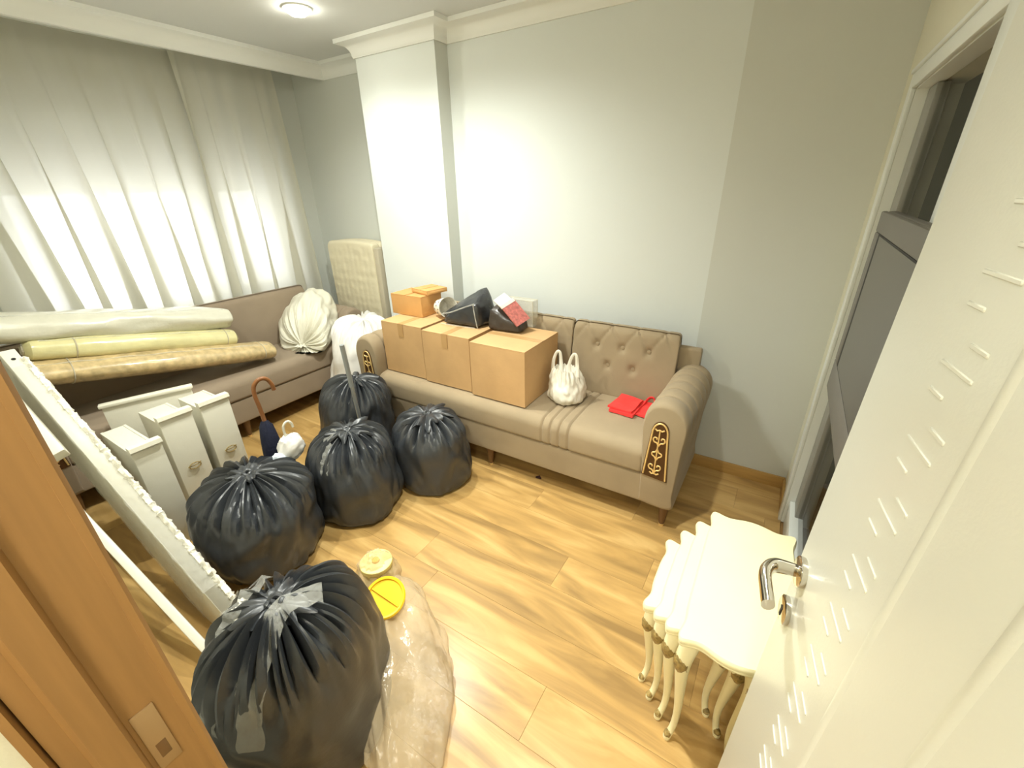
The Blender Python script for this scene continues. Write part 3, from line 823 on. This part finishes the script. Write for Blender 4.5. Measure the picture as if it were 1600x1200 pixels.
# ------------------------------------------------------------------ bags
def bag(label, c, rx, ry, h, seed, m='black', neck=(0, 0), cat='bag', name='bin_bag', group='full bin bags', pleats=(9, 14, 23), tuft=.085, lump=.10, rotz=0, prof=None, pl=.16, tilt=None):
    rnd = random.Random(seed)
    t = thing(name, label, cat, c, rotz, group)
    prof = prof or [(.0, .0), (.50, .0), (.82, .0), (.95, .05), (1.0, .18), (1.01, .36), (1.0, .56), (.95, .72), (.84, .84), (.62, .93), (.34, .975), (.12, .985), (.055, 1.0)]
    cp = catmull([(a, b_, 0) for a, b_ in prof], 58)
    nt = 180
    ph = [rnd.uniform(0, 6.28) for _ in pleats]
    rings = []
    for p in cp:
        ring = []
        r0, zz = max(.012, p.x), max(0, p.y)
        k = min(1, max(0, (zz - .60) / .38)); k = k * k * (3 - 2 * k)
        low = max(0, 1 - zz / .25) * .25
        for i in range(nt):
            a = 2 * PI * i / nt
            d = Vector((math.cos(a), math.sin(a), zz * 1.6))
            pv = 0
            for q, n in enumerate(pleats):
                s_ = math.sin(n * .5 * (a + .22 * noise.noise(Vector((math.cos(a) * 1.3, math.sin(a) * 1.3, seed + q)))) * 2 / 2 + ph[q] + .7 * noise.noise(d * 1.2 + Vector((q, seed, 0)))) if n % 2 == 0 else math.sin(n * a * 1.0 + ph[q] + 1.5 * noise.noise(d * 1.3 + Vector((q, seed, 1))))
                pv += (1 - abs(s_)) ** 1.5 / (q * .7 + 1)
            lum = lump * noise.noise(d * 1.5 + Vector((seed * 1.7, 0, seed))) + lump * .45 * noise.noise(d * 3.6 + Vector((0, seed, 5)))
            cre = .075 * (abs(noise.noise(Vector((math.cos(a) * 3.2, math.sin(a) * 3.2, zz * 3 + seed * 2)))) - .2)
            rr = r0 * (1 + lum + cre * (1 - .5 * k) - pl * (k * (.6 + .5 * (1 - r0)) + low * .35) * (pv - .5))
            x = rr * rx * math.cos(a); yy = rr * ry * math.sin(a)
            zq = zz * h * (1 + .05 * noise.noise(Vector((math.cos(a), math.sin(a), seed))) * (zz > .05)) - k * .075 * h * (pv - .6) * min(1, r0 * 3)
            sm = min(1, zz); sm = sm * sm
            ring.append(Vector((x + neck[0] * sm, yy + neck[1] * sm, max(0, zq))))
        rings.append(ring)
    if tilt:
        mt_ = Matrix.Translation((0, 0, h * .5)) @ Matrix.Rotation(-tilt[0], 4, 'X') @ Matrix.Rotation(tilt[1], 4, 'Y') @ Matrix.Translation((0, 0, -h * .5))
        rings = [[mt_ @ q for q in r_] for r_ in rings]
        rings = [[Vector((q.x, q.y, max(0, q.z) if q.z > -.04 else max(0, q.z))) for q in r_] for r_ in rings]
    obj('body', rings_to(NB(), rings), m, t)
    # gathered mouth above the knot
    if tuft:
        rings = []
        top = (mt_ @ Vector((neck[0], neck[1], h))) if tilt else Vector((neck[0], neck[1], h * 1.0))
        np2 = 90
        for j in range(11):
            v = j / 10; ring = []
            for i in range(np2):
                a = 2 * PI * i / np2
                f = noise.noise(Vector((math.cos(a) * 2, math.sin(a) * 2, seed * 3.3 + v)))
                rr = .013 + tuft * (v ** .8) * (1 + .7 * f) * (1 + .22 * math.sin(11 * a + seed) * v + .12 * math.sin(17 * a + 2))
                zz = tuft * (.45 * v - .62 * v * v + .30 * v * noise.noise(Vector((math.cos(a) * 1.5, math.sin(a) * 1.5, seed * 1.1))) + .12 * v * math.sin(9 * a))
                ring.append(top + Vector((rr * math.cos(a), rr * math.sin(a), zz)))
            rings.append(ring)
        obj('gathered_mouth', rings_to(NB(), rings, True, False), m, t)
        b = NB(); tube(b, [top + Vector((.018 * math.cos(a), .018 * math.sin(a), .004 * math.sin(3 * a))) for a in lin(0, 2 * PI, 20)], .009, 8)
        obj('knot', b, m, t)
    return t
nb = bag('nearest black bin bag, tall, tied and taped on top, by the wooden door frame', (-.96, .34, 0), .195, .23, .67, 3, neck=(.05, -.03), tuft=.065, pleats=(13, 19, 29), pl=.13)
from mathutils.bvhtree import BVHTree
def strip_mesh(L_, R_):
    bm = NB(); rings_to(bm, [L_, R_], False, False); return bm
def tape_on(par, body, dirs, w_, m='cleartape', name='tape_strip', off=.004, n=22):
    """strip laid on the body: dirs are (x, y, z) points on a polyline, cast inwards to the surface"""
    me = body.data
    tree = BVHTree.FromPolygons([v.co for v in me.vertices], [p.vertices for p in me.polygons])
    P = catmull(dirs, n); A_, B_ = [], []
    for i, p in enumerate(P):
        d = (P[min(i + 1, n)] - P[max(i - 1, 0)]).normalized()
        hit, nr, _, _ = tree.find_nearest(p)
        out = (p - Vector((0, 0, .25))).normalized()
        s_ = d.cross(out).normalized() * (w_ / 2)
        for lst, sg in ((A_, 1), (B_, -1)):
            q = p + s_ * sg; h_, n_, _, _ = tree.find_nearest(q)
            o_ = (h_ - Vector((0, 0, .25))).normalized()
            lst.append(h_ + o_ * (off + .004 * math.sin(i * 1.9 + sg)))
    return obj(name, strip_mesh(A_, B_), m, par)
nbb = [c for c in nb.children if c.name.startswith('body')][0]
tape_on(nb, nbb, [(.12, .06, .67), (.09, -.03, .68), (.12, -.12, .62), (.15, -.19, .52), (.16, -.23, .42)], .055)
tape_on(nb, nbb, [(-.06, .0, .67), (-.02, -.10, .66), (.03, -.18, .58), (.06, -.24, .47)], .050)
tape_on(nb, nbb, [(-.10, .02, .66), (-.10, -.06, .65), (-.06, -.13, .62)], .045)
b = NB(); blob(b, (.0, -.075, .635), (.060, .032, .026), 4, .3, 3); obj('paper_inside', b, 'paper', nb)
lb = bag('wide black bin bag on the left, in front of the upright white drawers', (-1.91, .69, 0), .30, .25, .445, 11, neck=(.03, .02), tuft=.075, pleats=(11, 17, 25))
mb = bag('black bin bag between the wide left bag and the sofa-side bag', (-1.76, 1.16, 0), .235, .22, .46, 17, neck=(-.02, .02), tuft=.10, pleats=(9, 15, 23))
rb = bag('black bin bag standing right against the front of the boxed sofa', (-1.56, 1.55, 0), .23, .20, .44, 23, neck=(.0, .0), tuft=.105, pleats=(9, 14, 19))
bb = bag('rearmost black bin bag in the corner between the two sofas', (-2.19, 1.54, 0), .25, .22, .52, 31, neck=(.02, .03), tuft=.07, pleats=(7, 12, 19))
mbb = [c for c in mb.children if c.name.startswith('body')][0]
tape_on(mb, mbb, [(-.06, -.02, .47), (-.03, -.09, .45), (.02, -.15, .40), (.05, -.2, .33)], .045)
# sacks
ws = bag('cream white plastic sack lying on the window sofa', (-3.25, 1.97, .462), .23, .285, .32, 41, 'whitebag', neck=(.14, -.16), name='plastic_sack', group=None, tuft=.03, lump=.16,
         prof=[(.0, .0), (.5, .0), (.85, .02), (1.0, .2), (1.02, .45), (.98, .68), (.88, .86), (.66, .97), (.35, 1.0), (.12, 1.0), (.05, 1.01)], pl=.05, tilt=(-1.2, .3))
cs = bag('bright white plastic sack slumped in the corner between both sofas', (-2.70, 2.03, 0), .245, .235, .70, 47, 'whitebag2', neck=(.05, .05), name='plastic_sack', group=None, tuft=0, lump=.18,
         prof=[(.0, .0), (.6, .0), (.9, .03), (1.0, .2), (1.0, .5), (.96, .74), (.84, .9), (.6, .98), (.3, 1.0), (.1, 1.0), (.03, 1.0)], pl=.035)
# white carrier bag on the sofa
cbg = bag('white carrier bag with two loop handles on the sofa seat', (-.925, 2.06, SZ), .105, .10, .17, 53, 'carrier', neck=(-.02, .01), name='carrier_bag', group=None, tuft=0, lump=.16, pl=.09,
          prof=[(.0, .0), (.5, .0), (.9, .02), (1.02, .15), (1.0, .4), (.93, .65), (.82, .85), (.70, 1.0), (.62, 1.08), (.58, 1.02), (.5, .9), (.3, .8), (.02, .78)])
for (x, rot) in ((-.07, .25), (.03, -.2)):
    b = NB()
    p = catmull([(x - .025, -.02 + .02, .15), (x - .03, .01, .21), (x - .012, .012, .268), (x + .008, .014, .272), (x + .018, .012, .215), (x + .03, -.01, .15)], 24)
    tube(b, p, [.014 - .006 * math.sin(PI * i / 24) for i in range(25)], 8, .35); obj('loop_handle', b, 'carrier', cbg)
# red folded bag
red = thing('folded_red_bag', 'red folded plastic bag lying on the sofa beside the arm', 'bag', (-.575, 2.12, SZ - .002))
def sheet(hx, hy, th, z, rot, off, seed, m, name, par):
    rings_t, n = [], 14
    bm = NB(); top = {}; 
    for s_ in (0, 1):
        for i in range(n + 1):
            for j in range(n + 1):
                x = -hx + 2 * hx * i / n; yy = -hy + 2 * hy * j / n
                zz = z + th * s_ + .006 * noise.noise(Vector((x * 14, yy * 14, seed))) * (.3 + s_)
                e = .006 * noise.noise(Vector((x * 9, yy * 9, seed + 3)))
                co = Matrix.Rotation(rot, 3, 'Z') @ Vector((x + e, yy + e, zz)) + Vector(off)
                top[s_, i, j] = bm.verts.new((co.x, co.y, max(.0005, co.z)))
    for i in range(n):
        for j in range(n):
            bm.faces.new([top[1, i, j], top[1, i + 1, j], top[1, i + 1, j + 1], top[1, i, j + 1]]); bm.faces.new([top[0, i, j], top[0, i, j + 1], top[0, i + 1, j + 1], top[0, i + 1, j]])
    for i in range(n):
        for j, r_ in ((0, 1), (n, -1)): bm.faces.new([top[0, i, j], top[0, i + 1, j], top[1, i + 1, j], top[1, i, j]])
        for j in (0, n): bm.faces.new([top[0, j, i], top[0, j, i + 1], top[1, j, i + 1], top[1, j, i]])
    return obj(name, bm, m, par)
sheet(.070, .095, .016, .004, -.05, (-.012, -.005, 0), 1, 'red', 'lower_fold', red)
sheet(.066, .088, .010, .022, -.10, (-.022, .0, 0), 2, 'red', 'upper_fold', red)
sheet(.045, .09, .008, .004, -.22, (.085, .02, 0), 3, 'red', 'side_flap', red)
b = NB(); tube(b, catmull([(.06, .10, .012), (.075, .125, .03), (.10, .12, .035), (.115, .085, .02)], 14), .009, 8, .5); obj('strap', b, 'red', red)

# ------------------------------------------------------------------ clear bag with yellow lids
cl = thing('clear_plastic_bag', 'crumpled clear plastic bag on the floor beside the nearest black bag', 'bag', (-.735, .52, 0))
rings = []
prof = [(.02, .0, 0), (.75, .0, 0), (.97, .05, 0), (1.0, .25, 0), (.95, .5, 0), (.84, .72, 0), (.66, .88, 0), (.42, .97, 0), (.2, 1.0, 0), (.1, 1.06, 0)]
for p in catmull(prof, 34):
    ring = []
    for i in range(110):
        a = 2 * PI * i / 110; d = Vector((math.cos(a), math.sin(a), p.y * 1.5))
        k = 1 + .14 * noise.noise(d * 1.7 + Vector((9, 0, 0))) + .16 * (abs(noise.noise(d * 3.3 + Vector((0, 4, 0)))) - .2) + .03 * math.sin(13 * a) * p.y
        q = Vector((.125 * p.x * k * math.cos(a), .27 * p.x * k * math.sin(a), max(0.0005, .25 * p.y * (1 + .08 * noise.noise(d * 2)))))
        q = Matrix.Rotation(.59, 3, 'Z') @ q
        q += Vector((-.25, .14, 0)) * (p.y ** 2)
        ring.append(q)
    rings.append(ring)
obj('film', rings_to(NB(), rings), 'clear', cl)
def lid(label, c, r, rx, ry, m):
    t = thing('round_lid', label, 'lid', c)
    mx = Matrix.Rotation(rx, 4, 'X') @ Matrix.Rotation(ry, 4, 'Y')
    b = NB(); lathe(b, [(.0005, -.006), (r * .9, -.006), (r, -.010), (r + .002, .006), (r - .002, .010), (r - .008, .009), (r - .009, .002), (.0005, .001)], 40, mx); obj('disc', b, m, t)
    b = NB(); bx(b, -r * .85, r * .85, -.003, .003, .001, .007, .001, 1, mx); obj('rib', b, m, t)
    return t
lid('round yellow plastic lid inside the clear bag', (-.966, .652, .282), .070, .35, .25, 'yellow')
jar = thing('pale_yellow_tub', 'pale yellow tub wrapped in film behind the yellow lid', 'tub', (-1.19, .795, 0))
b = NB(); lathe(b, [(.0005, 0), (.052, 0), (.058, .06), (.062, .17), (.062, .18), (.0005, .181)], 32); obj('tub_wall', b, 'paleyellow', jar)
b = NB(); lathe(b, [(.0005, .1815), (.064, .1815), (.067, .186), (.066, .202), (.060, .206), (.0005, .204)], 32); tl = obj('lid', b, 'paleyellow', jar)
b = NB(); lathe(b, [(.0005, .2045), (.016, .2045), (.015, .212), (.0005, .213)], 18); obj('cap', b, 'yellow', tl)
b = NB(); blob(b, (0, 0, .12), (.085, .085, .115), 8, .25, 2.6); obj('film_wrap', b, 'clear', jar)
# ------------------------------------------------------------------ mattress in the corner
mt = thing('folded_mattress', 'cream quilted mattress folded upright in the corner behind the window sofa', 'mattress', (-3.13, 2.535, 0))
def quilt(x, y, z):
    g = .0035 * noise.noise(Vector((x * 16, y * 3, z * 22))) + .0022 * math.cos(2 * PI * (x / .12 + z / .15)) * math.cos(2 * PI * (x / .12 - z / .15))
    return (-g if y < 0 else g, 0)
def mslab(y0, y1, name):
    pr = rrect(y0, y1, .0, 1.2, .03, 5)
    pr2 = []
    for i, p in enumerate(pr):
        q = pr[(i + 1) % len(pr)]; d = math.hypot(q[0] - p[0], q[1] - p[1]); m_ = max(1, int(d / .015))
        for j in range(m_): pr2.append((p[0] + (q[0] - p[0]) * j / m_, p[1] + (q[1] - p[1]) * j / m_))
    return obj(name, sweep_x(pr2, lin(-.29, .27, 60), lambda x, y, z: (quilt(x, y, z)[0] * (1 if .05 < z < 1.15 else .2), .02 * math.cos(x * 5) * (z > 1)), .025), 'mattress', mt)
mslab(-.085, -.002, 'front_fold'); mslab(.002, .085, 'rear_fold')
obj('side_border', box(.262, .325, -.075, .075, .02, 1.17, .012), 'mattress_side', mt)

# ------------------------------------------------------------------ rolled rugs on the window sofa
def rug(label, p0, p1, rx, rz, m, seed, name='rolled_rug', bow=.0, turns=3, ties=(.18, .92), amp=.05):
    p0, p1 = Vector(p0), Vector(p1)
    t = thing(name, label, 'rug', p0, 0, 'rolled rugs on the window sofa')
    d = (p1 - p0); L = d.length; d.normalize(); side = d.cross(Vector((0, 0, 1))).normalized(); up = side.cross(d).normalized()
    rings = []; n = 50
    for i in range(n + 1):
        u = i / n
        s_ = 1 - .45 * max(0, 1 - u / .03) ** 2 - .45 * max(0, 1 - (1 - u) / .03) ** 2
        s_ *= (.86 + .14 * math.sin(PI * min(1, max(0, u * 1.0)))) 
        ring = []
        for k in range(48):
            a = 2 * PI * k / 48
            q = 1 + amp * noise.noise(Vector((u * L * 5, math.cos(a) * 1.5 + seed, math.sin(a) * 1.5))) + .02 * (abs(noise.noise(Vector((u * L * 14, math.cos(a) * 3, math.sin(a) * 3 + seed)))))
            ring.append(d * (L * u) + side * (rx * s_ * q * math.cos(a)) + up * (rz * s_ * q * math.sin(a) + bow * math.sin(PI * u)))
        rings.append(ring)
    obj('roll', rings_to(NB(), rings), m, t)
    for e, sgn in ((0, -1), (1, 1)):
        b = NB(); pts = []
        for k in range(60):
            a = 2 * PI * turns * k / 59; rr = .15 + .55 * k / 59 
            pts.append(d * (L * e + sgn * .003) + side * (rx * .55 * rr * math.cos(a)) + up * (rz * .55 * rr * math.sin(a)))
        tube(b, pts, .004, 5); obj('rolled_end', b, 'mattress_side', t)
    for u in ties:
        b = NB(); sc_u = (.86 + .14 * math.sin(PI * u)) * 1.03
        tube(b, [d * (L * u) + side * (rx * sc_u * math.cos(a)) + up * (rz * sc_u * math.sin(a) + bow * math.sin(PI * u)) for a in lin(0, 2 * PI, 40)], .003, 6)
        obj('tie_band', b, 'mattress_side', t)
    # seam of the plastic wrap
    b = NB(); tube(b, [d * (L * u) + side * (rx * .55 * (.86 + .14 * math.sin(PI * u))) + up * (rz * .86 * (.86 + .14 * math.sin(PI * u)) + bow * math.sin(PI * u) + .003 * math.sin(u * 40)) for u in lin(.05, .95, 40)], .0035, 6); obj('wrap_seam', b, 'cleartape', t)
    return t
rug('beige patterned rug roll, lowest on the window sofa', (-3.165, .30, .80), (-3.12, 1.60, .535), .13, .070, 'rug_beige', 2, turns=4)
rug('cream yellow rug roll lying on the patterned roll', (-3.20, .42, .895), (-3.20, 1.41, .672), .085, .066, 'rug_cream', 5)
rug('thick white plastic-wrapped rug roll, topmost on the window sofa', (-3.27, .15, 1.055), (-3.27, 1.44, .800), .125, .082, 'rug_white', 8, amp=.14, ties=())

# ------------------------------------------------------------------ upright white drawers
def drawer(label, x, y, w_, dep, h, handle, lean=0):
    """drawer stood on end: front panel faces +x"""
    t = thing('upright_drawer', label, 'drawer', (x, y, 0), lean, 'white drawers stood on end')
    obj('front_panel', box(-.018, 0, -w_ / 2, w_ / 2, 0, h, .003), 'white_foil', t)
    b = NB(); bx(b, -dep, -.0185, -w_ / 2 + .006, -w_ / 2 + .018, .01, h - .012, .001); obj('side_board', b, 'white_foil', t, False)
    b = NB(); bx(b, -dep, -.0185, w_ / 2 - .018, w_ / 2 - .006, .01, h - .012, .001); obj('side_board', b, 'white_foil', t, False)
    b = NB(); bx(b, -dep, -.0185, -w_ / 2 + .0185, w_ / 2 - .0185, h - .03, h - .014, .001); obj('end_board', b, 'white_foil', t, False)
    b = NB(); bx(b, -dep, -dep + .012, -w_ / 2 + .0185, w_ / 2 - .0185, .012, h - .0305, .001); obj('rear_board', b, 'white_foil', t, False)
    # cornice moulding at the upper end
    b = NB(); prism(b, [(0, 0), (.012, .012), (.006, .03), (-.03, .03), (-.03, 0)], -w_ / 2 - .004, w_ / 2 + .004, Matrix(((1, 0, 0, -.0), (0, 0, 1, 0), (0, 1, 0, h + .0003), (0, 0, 0, 1))))
    b2 = obj('moulding', b, 'white_foil', t, False)
    if handle:
        ZH = handle
        b = NB(); tube(b, [(.012, .027 * math.cos(a), ZH + .017 * math.sin(a)) for a in lin(0, 2 * PI, 28)], .0028, 8)
        hd_ = obj('ring_handle', b, 'gold_carved', t)
        b = NB(); tube(b, [(.004, -.030, ZH), (.013, -.01, ZH + .003), (.013, .012, ZH + .003), (.004, .032, ZH + .006)], .0028, 8); obj('handle_bar', b, 'gold_carved', hd_)
    return t
drawer('white upright drawer with ring handle, furthest right of three', -2.455, .885, .145, .27, .575, .29)
drawer('white upright drawer with ring handle, middle of three', -2.455, .700, .145, .27, .575, .29)
drawer('white upright drawer without handle, leftmost and nearest of three', -2.27, .505, .115, .40, .56, 0)
bd = thing('white_board', 'white board with a moulded top edge behind the upright drawers', 'board', (-2.83, .72, 0), math.radians(-20))
obj('panel', box(-.012, .008, -.19, .20, 0, .585, .003), 'white_foil', bd)
b = NB(); bx(b, -.022, .020, -.20, .21, .586, .606, .005); obj('moulding', b, 'white_lacquer', bd)

# ------------------------------------------------------------------ leaning white bed parts on the left
def plank_between(name, label, p0, p1, wdt, th, m, cat='board', roll=0, holes=(), foam=None, group='white bed parts leaning on the left'):
    p0, p1 = Vector(p0), Vector(p1); d = (p1 - p0); L = d.length; d.normalize()
    side = d.cross(Vector((0, 0, 1))).normalized(); up = side.cross(d).normalized()
    side, up = side * math.cos(roll) + up * math.sin(roll), up * math.cos(roll) - side * math.sin(roll)
    mx = Matrix(((d.x, side.x, up.x, 0), (d.y, side.y, up.y, 0), (d.z, side.z, up.z, 0), (0, 0, 0, 1)))
    t = thing(name, label, cat, p0, 0, group)
    obj('board', box(0, L, -wdt / 2, wdt / 2, -th / 2, th / 2, .004, 2, mx), m, t)
    for u, v in holes:
        b = NB(); lathe(b, [(.0005, 0), (.008, 0), (.008, .0012), (.0005, .0012)], 14, mx @ Matrix.Translation((L * u, v, th / 2 - .0002))); obj('bolt_hole', b, 'dark', t)
    return t, mx, L
t1, mx1, L1 = plank_between('bed_side_rail', 'wide white bed rail leaning left, wrapped in plastic with a foam edge', (-1.71, .366, .127), (-2.992, .335, .866), .055, .24, 'white_foil', 'bed rail', roll=0, holes=((.955, .0),))
# lower end sawn level so that it sits flat on the floor
bo = [c for c in t1.children if c.name.startswith('board')][0]
inv = mx1.inverted(); dz, uz = mx1[2][0], mx1[2][2]
for v in bo.data.vertices:
    q = inv @ v.co
    if q.x < .1:
        q.x = q.x * .3 + (.004 - .127 - q.z * uz) / dz
        v.co = mx1 @ q
# ragged foam strip along the far upper edge
rings = []
for i in range(201):
    u = i / 200; ring = []
    for k in range(8):
        a = 2 * PI * k / 8; rr = .017 * (1 + .6 * noise.noise(Vector((u * 60, k * 1.3, 0))) + .7 * noise.noise(Vector((u * 170, k, 5))))
        ring.append(mx1 @ Vector((L1 * (-.20 + 1.15 * u), .030 + rr * math.cos(a) * .8, .112 + rr * math.sin(a) * 1.3)))
    rings.append(ring)
obj('foam_edge', rings_to(NB(), rings), 'foam', t1)
b = NB(); rings = []
for i in range(60):
    u = i / 59
    rings.append([mx1 @ Vector((L1 * (-.02 + .94 * u), x_ * (1 + .12 * noise.noise(Vector((u * 30, x_ * 40, z_ * 30)))), z_ * (1 + .05 * noise.noise(Vector((u * 25, x_ * 30, 7)))))) for x_, z_ in ((-.031, -.124), (-.032, -.05), (-.032, .05), (-.031, .125), (0, .127), (.026, .125), (.031, .0), (.031, -.124))])
obj('plastic_wrap', rings_to(b, rings, True, False), 'cleartape', t1)
t2, mx2, L2 = plank_between('bed_frame_rail', 'plain flat white rail leaning beside the wrapped bed rail', (-1.53, .262, .06), (-2.80, .175, .775), .03, .055, 'white_lacquer', 'bed rail', roll=.2)
t3, mx3, L3 = plank_between('bed_post', 'short white post with a bolt hole at the top of the leaning rails', (-2.35, .262, .64), (-3.02, .235, 1.02), .05, .05, 'white_lacquer', 'bed rail', roll=.3, holes=((.93, 0),))
t4, mx4, L4 = plank_between('white_wooden_strip', 'narrow white wooden strip leaning between the bed rail and the left bin bag', (-1.98, .415, .06), (-2.62, .40, .53), .05, .018, 'white_foil', 'board', roll=.4)

# ------------------------------------------------------------------ umbrella, little bag, mop
um = thing('umbrella', 'closed navy umbrella with a brown crook handle between the bags', 'umbrella', (-2.13, .95, 0))
b = NB(); a0 = Vector((0, 0, .02)); 
rr_ = [.008, .042, .050, .048, .042, .030, .014]
tube(b, [(0.03, -.01, .03), (.02, -.005, .15), (.012, 0, .27), (.006, .003, .36), (0, .006, .43), (-.004, .008, .49), (-.006, .01, .52)], rr_, 18)
for v in b.verts:
    a = math.atan2(v.co.y, v.co.x); v.co.x += .004 * math.sin(7 * a + v.co.z * 20); v.co.y += .004 * math.cos(7 * a + v.co.z * 18)
obj('canopy', b, 'navy', um)
b = NB(); tube(b, catmull([(-.006, .010, .515), (-.012, .008, .60), (-.016, .004, .67), (-.014, .012, .715), (-.006, .040, .742), (.0, .072, .735), (.004, .090, .700), (.004, .094, .665)], 40), .0105, 12); obj('crook_handle', b, 'handle_wood', um)
b = NB(); tube(b, [(.03, -.01, .0), (.03, -.01, .04)], .004, 8); obj('tip', b, 'metal', um)
sb = thing('little_white_bag', 'small white cloth bag with a white hook on the left bin bag', 'bag', (-1.93, .955, .43))
b = NB(); blob(b, (0, 0, 0), (.05, .066, .070), 12, .16, 2.0); obj('pouch', b, 'whitebag2', sb)
b = NB(); tube(b, catmull([(-.005, -.008, .05), (-.006, -.012, .10), (-.004, -.006, .128), (0, .012, .14), (.002, .028, .125), (.002, .032, .10)], 24), .006, 10); obj('hook', b, 'white_lacquer', sb)
pb = thing('cloth_wad', 'pale blue white cloth wad under the small white bag', 'cloth', (-1.92, .880, .41))
b = NB(); blob(b, (0, 0, 0), (.032, .032, .026), 15, .2, 2.4); obj('wad', b, 'bluewhite', pb)
mp = thing('mop_pole', 'grey metal mop pole standing among the black bin bags', 'pole', (-1.915, 1.385, .0))
b = NB(); tube(b, [(.0, .0, 0), (-.01, -.035, .845)], .0105, 14); 
obj('lower_tube', b, 'steel', mp)
b = NB(); tube(b, [(-.0072, -.0252, .60), (-.0101, -.0352, .85)], .0130, 14); obj('upper_grip', b, mat('grey_grip', '#8f9496', .4), mp)
# small dark scrap under the sofa
sc_ = obj('dark_scrap', prism(NB(), [(-.016, -.010), (.018, -.006), (.002, .012)], 0, .012), mat('dark_maroon_scrap', '#32181c', .5), None, False, (-1.002, 1.86, 0))
tag(sc_, 'small dark triangular scrap on the floor at the front of the boxed sofa', 'scrap')
